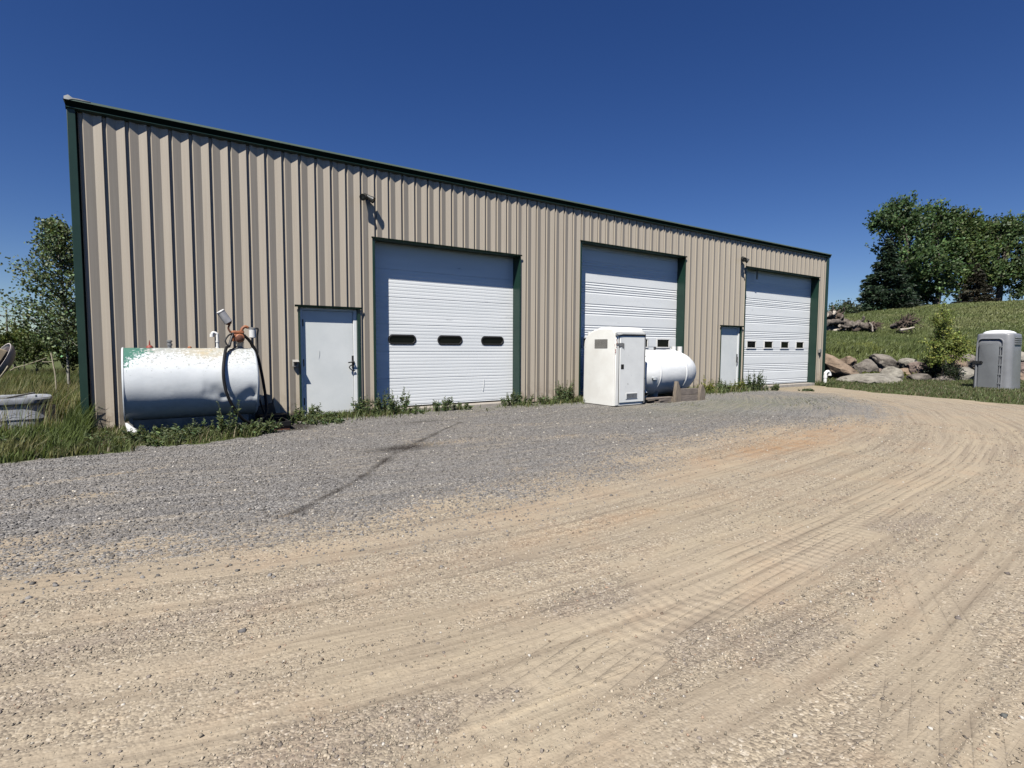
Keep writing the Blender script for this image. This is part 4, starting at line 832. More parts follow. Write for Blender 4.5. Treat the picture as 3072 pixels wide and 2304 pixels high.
br = MB().tube(smooth_path([at_d(46, 1103, 11.2), at_d(80, 1094, 11.3), at_d(108, 1085, 11.5), at_d(124, 1079, 11.6)], 6), [.009]*18+[.007], 7).build('branch', M['stick'], t)
MB().tube(smooth_path([at_d(122, 1080, 11.6), at_d(140, 1073, 11.7)], 6), .008, 6).tube(smooth_path([at_d(122, 1085, 11.6), at_d(140, 1086, 11.65), at_d(156, 1085, 11.7)], 6), .008, 6).tube([at_d(46, 1103, 11.2), at_d(30, 1112, 11.1)], .012, 6).build('twig', M['stick'], br)
t = thing('upright_stick', 'pale upright stick standing in the tall grass left of the building', 'stick', tuple(at_d(168, 1142, 11.7)))
MB().tube(smooth_path([at_d(171, 1250, 11.7), at_d(167, 1140, 11.7), at_d(160, 1095, 11.7), at_d(153, 1058, 11.7)], 6), .014, 7).build('stick', M['stick'], t)
pb = at_d(23, 1040, 118); pb.z = -.5; ptp = at_d(19, 929, 118)
t = thing('utility_pole', 'distant wooden utility pole behind the bushes at the left edge', 'utility pole', (pb.x, pb.y, 0))
MB().tube([pb, ptp], [.22, .14], 10).build('pole', M['pole'], t)
q = at_d(20, 948, 118); MB().box(q.x-1.2, q.x+1.2, q.y-.08, q.y+.08, q.z-.1, q.z+.1).build('crossarm', M['pole'], t)
for dx in (-1.0, 0.6): MB().lathe([(0, 0), (.09, 0), (.11, .12), (.05, .25), (0, .25)], 8, Matrix.Translation((q.x+dx, q.y, q.z+.1))).build('insulator', M['galv'], t)
# ------------------------------------------------------------------ foliage helpers
def leaves(C, D, ln, wd, rng=RNG, droop=0.0):
    """rhombus leaves: centre C (n,3), axis D (n,3), length and width"""
    n = len(C); D = D/np.maximum(np.linalg.norm(D, axis=1, keepdims=True), 1e-6); Rv = rng.normal(0, 1, (n, 3)); S = np.cross(D, Rv); S /= np.maximum(np.linalg.norm(S, axis=1, keepdims=True), 1e-6)
    ln = np.broadcast_to(ln, (n,))[:, None]; wd = np.broadcast_to(wd, (n,))[:, None]; N_ = np.cross(S, D)
    V = np.stack([C-D*ln*.5, C+S*wd*.5+N_*wd*.12, C+D*ln*.5-N_*wd*droop, C-S*wd*.5+N_*wd*.12], 1)
    return V.reshape(-1, 3), np.arange(n*4).reshape(n, 4)
def hsvjit(base, n, v=.3, h=.12):
    k = np.exp(RNG.normal(0, v, n))[:, None]; j = RNG.normal(0, h, (n, 3)); j[:, 1] *= .4; return np.clip(np.array(base)*k*(1+j), .004, .7)
def limbs(b, base, tips, r0, bend=.15, n=7):
    for tp in tips:
        tp = Vector(tp); a = Vector(base); d_ = tp-a; mid1 = a+d_*.4+Vector((RNG.normal(0, bend), RNG.normal(0, bend), abs(d_.z)*.10+RNG.normal(0, bend)))
        b.tube(smooth_path([a, mid1, tp], 4), list(np.linspace(r0, r0*.18, 9)), n)
GREEN_D = (.034, .054, .017)
def lobed_tree(name, label, cat, group, base, trunk_h, r0, lobes, nleaf, leaf, colr, wind=(0, 0, .6), mat='leaf', gap=.45, seed=1, trunk_mat='bark'):
    """lobes: (centre xyz, radii xyz, weight). Leaves gather into many small sprays within each lobe, with holes between them."""
    global RNG
    old = RNG; RNG = np.random.default_rng(seed)
    t = thing(name, label, cat, tuple(base), group); base = Vector(base)
    b = MB(); top = base+Vector((0, 0, trunk_h)); b.tube(smooth_path([base-Vector((0, 0, .3)), base+Vector((RNG.normal(0, .1), RNG.normal(0, .1), trunk_h*.5)), top], 4), list(np.linspace(r0, r0*.6, 9)), 10)
    limbs(b, top-Vector((0, 0, trunk_h*.25)), [l[0] for l in lobes], r0*.5, r0*.8)
    for l in lobes:
        for _ in range(4):
            u = RNG.normal(0, 1, 3); u /= np.linalg.norm(u); limbs(b, l[0], [Vector(l[0])+Vector(u*np.array(l[1])*.8)], r0*.14, r0*.3, 5)
    b.build('trunk', M[trunk_mat], t, smooth=60)
    W_ = np.array([l[2] for l in lobes], float); W_ /= W_.sum(); Cs = []; Ds = []; Tn = []
    for l, wgt in zip(lobes, W_):
        ns = max(6, int(nleaf*wgt/26)); u = RNG.normal(0, 1, (ns, 3)); u /= np.linalg.norm(u, axis=1, keepdims=True); rad = RNG.random(ns)**.42
        sc_ = np.array(l[0])+u*np.array(l[1])*rad[:, None]*(1+RNG.normal(0, .08, (ns, 1)))
        g = vn(sc_[:, 0]*.9/leaf*.35+sc_[:, 2]*.31, sc_[:, 2]*.9/leaf*.35+sc_[:, 1]*.4, seed); sc_ = sc_[g > gap*.8]; u = u[g > gap*.8]; ns = len(sc_)
        k = 26; off = RNG.normal(0, leaf*.62, (ns, k, 3)); ax = u*.55+np.array(wind)+RNG.normal(0, .35, (ns, 3)); ax /= np.linalg.norm(ax, axis=1, keepdims=True)
        al_ = RNG.uniform(-1.8, 3.4, (ns, k, 1))*leaf*1.25; c = sc_[:, None]+off*.8+ax[:, None]*al_
        Cs.append(c.reshape(-1, 3)); Ds.append((ax[:, None]*1.1+RNG.normal(0, .6, (ns, k, 3))).reshape(-1, 3)); Tn.append(np.repeat(np.exp(RNG.normal(0, .22, ns)), k))
    C = np.concatenate(Cs); D = np.concatenate(Ds); T = np.concatenate(Tn); n = len(C)
    V, F = leaves(C, D, leaf*RNG.uniform(.8, 1.5, n), leaf*RNG.uniform(.45, .8, n))
    col = hsvjit(colr, n, .22)*T[:, None]
    np_mesh('crown', V, F, M[mat], np.repeat(col, 4, 0), parent=t); RNG = old
    return t
def conifer(name, label, base, h, rad, n, leaf, colr, group, seed=1, lean=(0, 0)):
    global RNG
    old = RNG; RNG = np.random.default_rng(seed); t = thing(name, label, 'tree', tuple(base), group); base = Vector(base)
    MB().tube([base-Vector((0, 0, .3)), base+Vector((lean[0], lean[1], h*.98))], [rad*.06, .02], 8).build('trunk', M['bark'], t, smooth=60)
    C, D, T = [], [], []; nb = 150; b = MB()
    for i in range(nb):
        f = (i+RNG.random())/nb; z = h*(.02+.97*f**1.15); rr = rad*(1-f**1.05)**.9*RNG.uniform(.72, 1.12)+.12; a = RNG.uniform(0, 2*math.pi); k = int(n/nb*(rr/rad*1.9+.1)); s_ = RNG.random(k)**.6
        o = np.array([base.x+lean[0]*z/h, base.y+lean[1]*z/h, base.z+z]); dirv = np.array([math.cos(a), math.sin(a), -.22])
        side = np.array([-math.sin(a), math.cos(a), 0]); p = o+dirv*(s_*rr)[:, None]+np.array([0, 0, .10])*(s_**2*rr)[:, None]*1.4
        sp_ = (1-s_*.55)*rr*.26; p = p+side*(RNG.normal(0, 1, k)*sp_)[:, None]+np.array([0, 0, -1])*np.abs(RNG.normal(0, leaf*.8, k))[:, None]
        C.append(p); D.append(dirv*1.2+side*RNG.normal(0, .6, k)[:, None]+RNG.normal(0, .3, (k, 3))); T.append(np.full(k, math.exp(RNG.normal(0, .2))))
        if i % 3 == 0: b.tube([Vector(o), Vector(o+dirv*rr*.9)], [.05, .012], 5)
    b.build('limbs', M['bark'], t); C = np.concatenate(C); D = np.concatenate(D); T = np.concatenate(T); m_ = len(C)
    V, F = leaves(C, D, leaf*RNG.uniform(.9, 1.7, m_), leaf*RNG.uniform(.35, .6, m_), droop=.3)
    np_mesh('crown', V, F, M['needle'], np.repeat(hsvjit(colr, m_, .2)*T[:, None], 4, 0), parent=t); RNG = old; return t
# ------------------------------------------------------------------ the trees on the hill
def lobes_px(lst, D, dy=1.0):
    out = []
    for px, py, rx, ry, wgt, dd in lst:
        c = at_d(px, py, D+dd); k = (D+dd)/F_PX; out.append((tuple(c), (rx*k, rx*k*dy, ry*k), wgt))
    return out
def foot(px, D):
    c = at_d(px, 930, D); return (c.x, c.y, g1(c.x, c.y))
lobed_tree('maple_tree', 'tallest broadleaf tree, leftmost of the hilltop row behind the dark spruce', 'tree', 'broadleaf trees on the hilltop', foot(2705, 66), 4.5, .38,
    lobes_px([(2690, 640, 55, 38, 1.2, 0), (2650, 672, 34, 22, .5, -1), (2720, 690, 60, 50, 1.3, 0), (2690, 745, 60, 48, 1.1, 1), (2740, 780, 65, 60, 1.2, -1), (2700, 850, 70, 60, 1.0, 1), (2745, 645, 20, 24, .3, 1), (2668, 644, 6, 15, .07, 0), (2694, 632, 6, 14, .07, 0), (2716, 642, 6, 15, .07, 0), (2742, 656, 6, 16, .07, 0), (2620, 676, 14, 8, .08, 0)], 66), 15000, .34, (.058, .098, .036), wind=(.55, -.25, .55), seed=2)
lobed_tree('maple_tree', 'broadleaf tree with a swept crown, second in the hilltop row from the spruce', 'tree', 'broadleaf trees on the hilltop', foot(2805, 67), 4.5, .36,
    lobes_px([(2806, 655, 32, 34, .7, 0), (2790, 705, 48, 48, 1.1, 0), (2825, 740, 48, 50, 1.1, 1), (2785, 800, 58, 55, 1.1, -1), (2815, 855, 62, 50, 1.0, 0), (2828, 668, 18, 18, .25, 0), (2800, 654, 6, 14, .07, 0), (2816, 654, 6, 14, .07, 0), (2834, 666, 6, 16, .07, 0)], 67), 12500, .34, (.062, .100, .035), wind=(.6, -.3, .55), seed=3)
lobed_tree('maple_tree', 'broadleaf tree with upright feathery tips, third in the hilltop row from the spruce', 'tree', 'broadleaf trees on the hilltop', foot(2895, 68), 4.5, .36,
    lobes_px([(2884, 690, 36, 42, .8, 0), (2915, 725, 50, 45, 1.1, 0), (2870, 765, 55, 55, 1.2, 1), (2925, 800, 58, 52, 1.2, -1), (2885, 850, 55, 45, .9, 0), (2938, 690, 18, 22, .3, 0), (2882, 658, 12, 18, .2, 0), (2878, 671, 5, 14, .07, 0), (2893, 686, 5, 14, .07, 0), (2924, 694, 5, 16, .08, 0), (2942, 700, 5, 14, .07, 0), (2850, 726, 5, 14, .07, 0)], 68), 13000, .34, (.072, .108, .034), wind=(.65, -.35, .6), seed=4)
lobed_tree('maple_tree', 'wide broadleaf tree with raised open skirt, fourth in the hilltop row from the spruce', 'tree', 'broadleaf trees on the hilltop', foot(2992, 68), 4.5, .4,
    lobes_px([(2975, 700, 34, 36, .8, 0), (3020, 705, 42, 40, .9, 0), (2985, 760, 58, 50, 1.3, 0), (3025, 790, 50, 48, 1.1, 1), (2975, 825, 52, 40, 1.0, -1), (3010, 850, 50, 32, .7, 0), (3045, 685, 24, 26, .4, 0), (2976, 688, 5, 14, .07, 0), (2994, 686, 5, 14, .07, 0), (3020, 690, 5, 14, .07, 0), (3052, 686, 6, 14, .08, 0)], 68), 13000, .34, (.067, .103, .036), wind=(.7, -.4, .55), seed=5)
lobed_tree('maple_tree', 'broadleaf tree cut off by the right edge of the photo on the hilltop', 'tree', 'broadleaf trees on the hilltop', foot(3130, 66), 4.0, .36,
    lobes_px([(3100, 720, 40, 40, .8, 0), (3085, 790, 40, 50, .9, 0), (3120, 840, 60, 50, 1.0, 0), (3065, 880, 32, 18, .35, 0), (3150, 760, 60, 60, 1.0, 0)], 66), 9000, .34, (.062, .094, .038), wind=(.6, -.3, .5), seed=6)
conifer('spruce_tree', 'dark spruce tree at the left end of the hilltop row', foot(2655, 63), 8.4, 3.9, 15000, .30, (.022, .040, .021), 'spruces on the hilltop', 7)
conifer('spruce_tree', 'brownish dark spruce between the third and fourth broadleaf trees on the hilltop', foot(2925, 66), 5.2, 2.4, 6000, .26, (.030, .028, .017), 'spruces on the hilltop', 8)
conifer('spruce_tree', 'low dark spruce half hidden behind the tallest broadleaf tree', foot(2740, 70), 6.5, 3.4, 6500, .30, (.020, .033, .018), 'spruces on the hilltop', 9)
def bush(px, py, D, rx, ry, n, leaf, colr, label, name='bush', group=None, seed=1, gnd=True, gap=.42, wind=(.1, 0, .5)):
    c = at_d(px, py, D); k = D/F_PX; fz = g1(c.x, c.y)
    zc = max(c.z, fz+ry*k*.5); rng = np.random.default_rng(seed); lo = []
    for i in range(7):
        u = rng.normal(0, .45, 3); lo.append(((c.x+u[0]*rx*k, c.y+u[1]*rx*k, zc+u[2]*ry*k*.8), (rx*k*.55, rx*k*.55, ry*k*.55), 1))
    return lobed_tree(name, label, 'shrub' if name != 'sapling_tree' else 'tree', group, (c.x, c.y, fz), max(.2, (zc-fz)*.6), max(.02, rx*k*.03), lo, n, leaf, colr, wind=wind, seed=seed, gap=gap)
# sapling by the boulders, low shrubs on the crest
sp_ = at_d(2835, 1100, 24.2)
def sap():
    lo = []
    for px, py, rx, ry, wgt, dd in [(2828, 935, 13, 22, .35, 0), (2822, 975, 24, 24, .8, 0), (2838, 1010, 34, 28, 1.1, .2), (2808, 1030, 26, 24, .8, -.2), (2866, 1036, 28, 26, .9, 0), (2845, 1065, 42, 24, 1.1, .2), (2812, 1075, 24, 20, .6, -.2), (2885, 1060, 18, 18, .4, 0)]:
        c = at_d(px, py, 24.2+dd); k = 24.2/F_PX; lo.append((tuple(c), (rx*k, rx*k, ry*k), wgt))
    return lo
lobed_tree('sapling_tree', 'bright green young tree growing between the boulders beside the grey toilet', 'tree', None, (sp_.x, sp_.y, g1(sp_.x, sp_.y)), 1.0, .045, sap(), 12000, .074, (.185, .22, .055), wind=(.2, -.1, .35), seed=12, gap=.46)
bush(2790, 1105, 24.6, 30, 24, 2600, .07, (.022, .030, .016), 'dark leafy shrub in shade at the foot of the young tree', seed=13)
bush(2850, 1115, 23.9, 26, 20, 1800, .07, (.03, .042, .02), 'small dark shrub between boulders under the young tree', seed=14)
bush(2522, 938, 58, 24, 14, 1800, .22, (.06, .085, .035), 'pale green shrub on the skyline beside the log pile', seed=15)
bush(2552, 930, 60, 16, 16, 700, .22, (.075, .09, .055), 'thin grey green shrub on the skyline left of the spruce', seed=16, gap=.6)
# ------------------------------------------------------------------ aspen and bushes left of the building
def aspen(label, base, pts, branches, n, seed):
    global RNG
    old = RNG; RNG = np.random.default_rng(seed); t = thing('aspen_tree', label, 'tree', tuple(base))
    tr = smooth_path(pts, 8); b = MB().tube(tr, list(np.linspace(.034, .010, len(tr))), 9); C, D = [], []
    for i in range(branches):
        f = .22+.78*(i/branches)**.9; p0 = tr[int(f*(len(tr)-1))]; a = RNG.uniform(0, 2*math.pi); L_ = (1.38*(1-f)**.8+.16)*RNG.uniform(.7, 1.15)
        lf = -1 if RNG.random() < .62 else 1
        dv_ = Vector((lf*abs(math.cos(a))*.9-.15, math.sin(a)*.9, RNG.uniform(.25, .8))).normalized(); p1 = p0+dv_*L_*.5+Vector((0, 0, -.02)); p2 = p0+dv_*L_+Vector((-.10*L_, 0, .10*L_))
        br = smooth_path([p0, p1, p2], 5); b.tube(br, list(np.linspace(.018, .005, len(br))), 5)
        k = int(n/branches*(.35+.9*(1-f)+.2)); s_ = RNG.random(k)**.75; idx = s_*(len(br)-1); i0 = idx.astype(int).clip(0, len(br)-2); ff = (idx-i0)[:, None]; BA = np.array([tuple(q) for q in br])
        c = BA[i0]*(1-ff)+BA[i0+1]*ff; sub = RNG.normal(0, 1, (k, 3)); c = c+sub*np.array([.10, .10, .085])*(1.15-.4*s_)[:, None]*(1.0+.8*(L_ > 1)); C.append(c); D.append(RNG.normal(0, 1, (k, 3))+np.array([0, 0, -.4]))
    b.build('trunk', M['palebark'], t, smooth=60); C = np.concatenate(C); D = np.concatenate(D); m_ = len(C)
    V, F = leaves(C, D, RNG.uniform(.05, .082, m_), RNG.uniform(.045, .072, m_)); np_mesh('crown', V, F, M['leaf'], np.repeat(hsvjit((.125, .168, .088), m_, .3), 4, 0), parent=t); RNG = old; return t
D_ = 13.5
aspen('slim aspen tree with fluttering round leaves beside the left corner of the building', at_d(206, 1150, D_), [at_d(207, 1190, D_), at_d(203, 1060, D_), at_d(196, 950, D_), at_d(185, 820, D_), at_d(168, 730, D_), at_d(152, 668, D_)], 62, 9200, 21)
aspen('second aspen mostly hidden behind the left corner trim of the building', at_d(290, 1150, 15), [at_d(290, 1190, 15), at_d(285, 1000, 15), at_d(278, 800, 15), at_d(262, 690, 15)], 26, 3200, 22)
aspen('aspen branch tips reaching in at the left edge of the photo', at_d(-120, 1150, 12.5), [at_d(-125, 1190, 12.5), at_d(-115, 1000, 12.5), at_d(-105, 820, 12.5), at_d(-95, 690, 12.5)], 18, 900, 23)
dk = (.062, .083, .027)
for i, (px, py, D, rx, ry, n, lab) in enumerate([(40, 1052, 21, 60, 50, 4200, 'olive green bush at the far left behind the tall grass'), (110, 1058, 19, 52, 46, 4200, 'dense bush behind the fallen branch'), (185, 1030, 18, 50, 60, 4200, 'dark bush under the slim aspen tree'),
        (255, 1050, 19, 50, 55, 3000, 'bush hidden partly by the green corner trim'), (70, 1020, 26, 60, 36, 3200, 'yellowish bush below the utility pole'), (-40, 1050, 22, 60, 50, 2200, 'bush cut off by the left edge of the photo')]):
    bush(px, py, D, rx, ry, n, .085, (dk[0]*(1.35 if 'yellow' in lab or 'olive' in lab else 1), dk[1]*(1.25 if 'yellow' in lab or 'olive' in lab else 1), dk[2]), lab, group='bushes left of the building', seed=30+i, gap=.3)
# far wood along the horizon
n = 9000; a = RNG.uniform(R(-25), R(6), n); Dd = RNG.uniform(210, 260, n); hh = 3.0+5.5*fbm(a*60, a*0, 51); C = np.stack([np.sin(a)*Dd, -CD+np.cos(a)*Dd, RNG.random(n)**.7*hh-.5], -1)
V, F = leaves(C, RNG.normal(0, 1, (n, 3)), 2.2, 1.6); kind(np_mesh('far_wood', V, F, M['leaf'], np.repeat(hsvjit((.045, .062, .035), n, .25), 4, 0)), 'stuff')
# ------------------------------------------------------------------ boulders
def rock(c, size, rot, seed, mt, sub=4, rough=.16, flat=1.0):
    bm = bmesh.new(); bmesh.ops.create_icosphere(bm, subdivisions=sub, radius=1); o = Vector((seed*7.31, seed*3.17, seed*1.7)); rnd = random.Random(seed)
    planes = [(Vector((rnd.gauss(0, 1), rnd.gauss(0, 1), rnd.gauss(0, 1))).normalized(), rnd.uniform(.62, .92)) for _ in range(9)]
    for v in bm.verts:
        p = v.co.copy()
        for nrm, dd_ in planes:
            e = p.dot(nrm)-dd_
            if e > 0: p -= nrm*e*.97
        p *= 1+rough*mnoise.noise(p*1.3+o)+rough*.45*mnoise.noise(p*3.5+o)+rough*.22*mnoise.noise(p*9+o); v.co = p
    Mx = Matrix.Translation(c) @ rot @ Matrix.Diagonal((size[0], size[1], size[2], 1)); bm.transform(Mx); me = bpy.data.meshes.new('boulder'); bm.to_mesh(me); bm.free()
    me.materials.append(mt); me.polygons.foreach_set('use_smooth', [True]*len(me.polygons)); me.set_sharp_from_angle(angle=R(24)); ob = bpy.data.objects.new('boulder', me); COL.objects.link(ob); return ob
def rockmat(name, a, b, lich=(.36, .36, .27)):
    m, t, p, N, L = nodes(name); v = objco(t); colr = ramp(t, noise_(t, v, 2.2, 8, .65), [(.32, b), (.62, a)])
    band = noise_(t, objco(t, (1.2, 1.2, 5)), 2.2, 5, .6, .6); colr = mixc(t, ramp(t, band, [(.52, (0, 0, 0)), (.66, (.7, .7, .7))]), colr, tuple(x*.45 for x in b))
    colr = mixc(t, ramp(t, noise_(t, v, 14, 8, .7), [(.60, (0, 0, 0)), (.66, (.6, .6, .6))]), colr, lich)
    L(colr, p.inputs['Base Color']); p.inputs['Roughness'].default_value = .9; p.inputs['Specular IOR Level'].default_value = .2
    bump_(t, noise_(t, v, 10, 9, .65), .8, .05, p.inputs['Normal']); return m
M['rk_o'] = rockmat('orange_granite', (.27, .205, .15), (.155, .115, .085)); M['rk_g'] = rockmat('grey_granite', (.22, .198, .17), (.115, .10, .088)); M['rk_l'] = rockmat('lichen_granite', (.29, .272, .23), (.165, .152, .128), (.42, .42, .32)); M['rk_p'] = rockmat('pinkish_granite', (.22, .17, .145), (.12, .092, .08))
ROT = Matrix.Rotation(-YAW, 4, 'Z')        # blocks lie along the bank
for i, (xa, ya, xb, yb, D, mt, tilt, lab) in enumerate([
    (2430, 1070, 2606, 1162, 24.8, 'rk_o', 26, 'huge tilted orange boulder beside the building corner'), (2528, 1073, 2569, 1106, 26.2, 'rk_o', 8, 'small rounded boulder on top beside the huge orange one'),
    (2562, 1084, 2636, 1132, 25.3, 'rk_g', 12, 'grey brown boulder right of the small rounded one'), (2620, 1071, 2708, 1114, 26.3, 'rk_g', 14, 'large smooth grey boulder in the upper row under the log pile'),
    (2650, 1105, 2713, 1142, 24.6, 'rk_l', 16, 'pale boulder above the long flat lichen covered slab'), (2548, 1125, 2708, 1166, 23.3, 'rk_l', 2, 'long flat lichen covered slab lying at the grass edge'),
    (2708, 1078, 2760, 1108, 26.0, 'rk_l', 6, 'pale topped boulder left of the dark shrub'), (2732, 1094, 2798, 1132, 25.4, 'rk_p', 10, 'pinkish boulder in the shade of the dark shrub'),
    (2738, 1121, 2802, 1150, 24.2, 'rk_g', 4, 'low boulder below the pinkish one'), (2832, 1072, 2897, 1126, 25.2, 'rk_o', 10, 'round boulder dappled by shade right of the young tree'),
    (2884, 1068, 2932, 1112, 26.0, 'rk_g', 18, 'boulder behind the round dappled one, left of the grey toilet'), (2868, 1106, 2932, 1155, 24.6, 'rk_l', 16, 'pale boulder half in the shadow of the grey toilet'),
    (2812, 1132, 2872, 1160, 24.0, 'rk_g', 3, 'low mossy boulder in front of the round dappled one'), (3050, 1060, 3110, 1096, 26.0, 'rk_l', 8, 'pale boulder high at the right edge beyond the grey toilet'),
    (3046, 1094, 3120, 1130, 25.2, 'rk_p', 6, 'pinkish boulder at the right edge behind the grey toilet'), (3044, 1124, 3110, 1160, 24.5, 'rk_o', 5, 'lowest boulder at the right edge beside the grey toilet'),
    (2930, 1085, 3000, 1130, 25.8, 'rk_g', 6, 'boulder hidden behind the grey toilet'), (2795, 1100, 2835, 1135, 25.0, 'rk_p', 9, 'brown boulder under the dark shrub'),
    (2600, 1108, 2660, 1136, 25.6, 'rk_p', 6, 'dark brown boulder wedged behind the long flat slab'), (2700, 1108, 2748, 1136, 25.6, 'rk_o', 8, 'small orange boulder right of the pale boulder above the slab')]):
    c = at_d((xa+xb)/2, (ya+yb)/2, D); k = D/F_PX; ox = 1/math.cos(math.atan(((xa+xb)/2-1536)/F_PX)); hx_, hz = (xb-xa)/2*k*1.0, (yb-ya)/2*k*1.12
    rt = ROT @ Matrix.Rotation(R(random.Random(i).uniform(-12, 12)), 4, 'Z') @ Matrix.Rotation(R(tilt), 4, 'Y')
    if tilt > 20: hz *= .62; hx_ *= 1.02
    tag(rock(c+CF*hx_*.35, (hx_*1.16, max(hx_*.9, .4), hz*1.2), rt, 40+i, M[mt]), lab, 'boulder', 'boulders along the bank')
# ------------------------------------------------------------------ log pile and root plate on the slope
random.seed(17); LD = 36.5
def logp(px, py, dd=0.0): return at_d(px, py, LD+dd)
def log(a, bpt, r, lab, mt='log', seed=0):
    rnd = random.Random(seed); n = 9; pts = []
    for i in range(n):
        f = i/(n-1); p = a.lerp(bpt, f); pts.append(p+Vector((rnd.gauss(0, .035), rnd.gauss(0, .035), rnd.gauss(0, .04)+.10*math.sin(math.pi*f)*rnd.uniform(-.5, 1))))
    rs = [r*(1.12-.35*i/(n-1))*rnd.uniform(.86, 1.14) for i in range(n)]
    t = thing('log', lab, 'log', tuple(a), 'logs piled on the slope'); b = MB().tube(pts, rs, 12)
    for v in b.v: v += Vector((mnoise.noise(v*6), mnoise.noise(v*6+Vector((9, 0, 0))), mnoise.noise(v*6+Vector((0, 9, 0)))))*r*.16
    k = b.build('bark', M[mt], t, smooth=50)
    dcut = (pts[0]-pts[1]).normalized(); MB().tube([pts[0]+dcut*.004, pts[0]+dcut*.02], r*.95, 12).build('cut_end', M['logpale'], t)
    if r > .16:
        q = pts[4]; MB().tube(smooth_path([q, q+Vector((rnd.uniform(-.2, .2), -.25, .25)), q+Vector((rnd.uniform(-.3, .3), -.3, .5))], 4), [r*.3]*8+[r*.12], 7).build('branch_stub', M[mt], k)
L_ = [((2470, 993), (2545, 985), .23, 'bottom log of the pile, thick and dark, next to the building corner', 'log'), ((2548, 985), (2496, 994), .12, 'pale split log at the lower front of the pile', 'logpale'), ((2475, 978), (2560, 976), .26, 'thick grey log in the middle of the pile', 'log'),
    ((2530, 972), (2625, 985), .28, 'long dark trunk stretching right from the pile', 'log'), ((2478, 968), (2540, 962), .20, 'brown log lying across the upper middle of the pile', 'log'), ((2620, 975), (2560, 990), .20, 'shadowed log under the long dark trunk', 'stump'),
    ((2549, 968), (2590, 973), .07, 'thin bare pole lying on top of the long trunk', 'logpale'), ((2480, 957), (2530, 958), .22, 'dark short log near the top of the pile', 'stump'), ((2494, 938), (2514, 949), .15, 'bleached piece of log leaning at the top of the pile', 'logpale'),
    ((2478, 945), (2505, 936), .18, 'upright broken log at the top of the pile beside the building', 'log'), ((2505, 952), (2530, 951), .20, 'nearly black log end at the upper right of the pile', 'stump'), ((2484, 972), (2512, 982), .13, 'tan split log showing between two dark ones', 'logpale'),
    ((2500, 985), (2535, 990), .14, 'grey log with torn bark at the lower middle of the pile', 'log'),
    ((2482, 963), (2500, 968), .09, 'small pale branch stub at the left of the pile', 'logpale'), ((2510, 966), (2560, 970), .09, 'slim dark log resting on the middle of the pile', 'stump'), ((2520, 980), (2600, 979), .10, 'slim brown log before the long dark trunk', 'log'), ((2488, 950), (2522, 945), .08, 'slim dark branch crossing the top of the pile', 'stump'), ((2560, 976), (2612, 970), .08, 'slim grey log along the top of the long dark trunk', 'log'), ((2475, 985), (2500, 978), .12, 'stubby brown log end low beside the building', 'log')]
for i, (a, bb_, r, lab, mt) in enumerate(L_): log(logp(*a, dd=random.uniform(-.5, .4)), logp(*bb_, dd=random.uniform(-.4, .5)), r, lab, mt, 60+i)
def stump(px, py, D, sc_, lab, seed, pale):
    c = at_d(px, py, D); rnd = random.Random(seed); t = thing('tree_stump', lab, 'stump', (c.x, c.y, g1(c.x, c.y))); b = MB()
    for i in range(80 if sc_ > .6 else 26):
        a = rnd.uniform(0, 2*math.pi); rr = rnd.uniform(.5, 1.1)*sc_; tip = c+CR*math.cos(a)*rr*1.15+Vector((0, 0, 1))*(math.sin(a)*rr*.72)-CF*rnd.uniform(-.1, .45)*sc_
        md = c+(tip-c)*.55+Vector((rnd.gauss(0, .12), rnd.gauss(0, .12), rnd.gauss(0, .12)))*sc_; r0 = rnd.uniform(.025, .075)*sc_
        pth = smooth_path([c+Vector((rnd.gauss(0, .1), rnd.gauss(0, .1), rnd.gauss(0, .1)))*sc_, md, tip], 5); b.tube(pth, list(np.linspace(r0, r0*.35, len(pth))), 6)
    for v in b.v: v.z = max(v.z, g1(v.x, v.y)-.05)
    b.build('roots', M['stump'], t, smooth=50)
    q = rock(c+CF*.12*sc_, (sc_*.5, sc_*.3, sc_*.36), ROT, seed, M['stump'], 3, .3); q.name = 'soil_clump'; q.parent = t; q.matrix_parent_inverse = Matrix.Translation(t.location).inverted()
    MB().tube([c+CF*.1, c+CF*1.4*sc_-Vector((0, 0, .1))], [.24*sc_, .2*sc_], 12).build('trunk_butt', M['log'], t)
    if pale: MB().tube(smooth_path([at_d(*p, D-.4) for p in pale], 4), [.07*sc_+.02]*4+[.05]*5, 8).build('bare_root', M['logpale'], t)
stump(2716, 970, 35.0, .86, 'uprooted stump with a tangle of dark roots alone on the grass slope', 81, [(2700, 990), (2720, 987), (2742, 982)])
stump(2619, 978, 35.8, .50, 'pale forked stump at the right end of the log pile', 82, [(2608, 968), (2616, 978), (2618, 994)])
stump(2632, 973, 36.2, .34, 'small dark stump behind the pale forked one', 83, None)
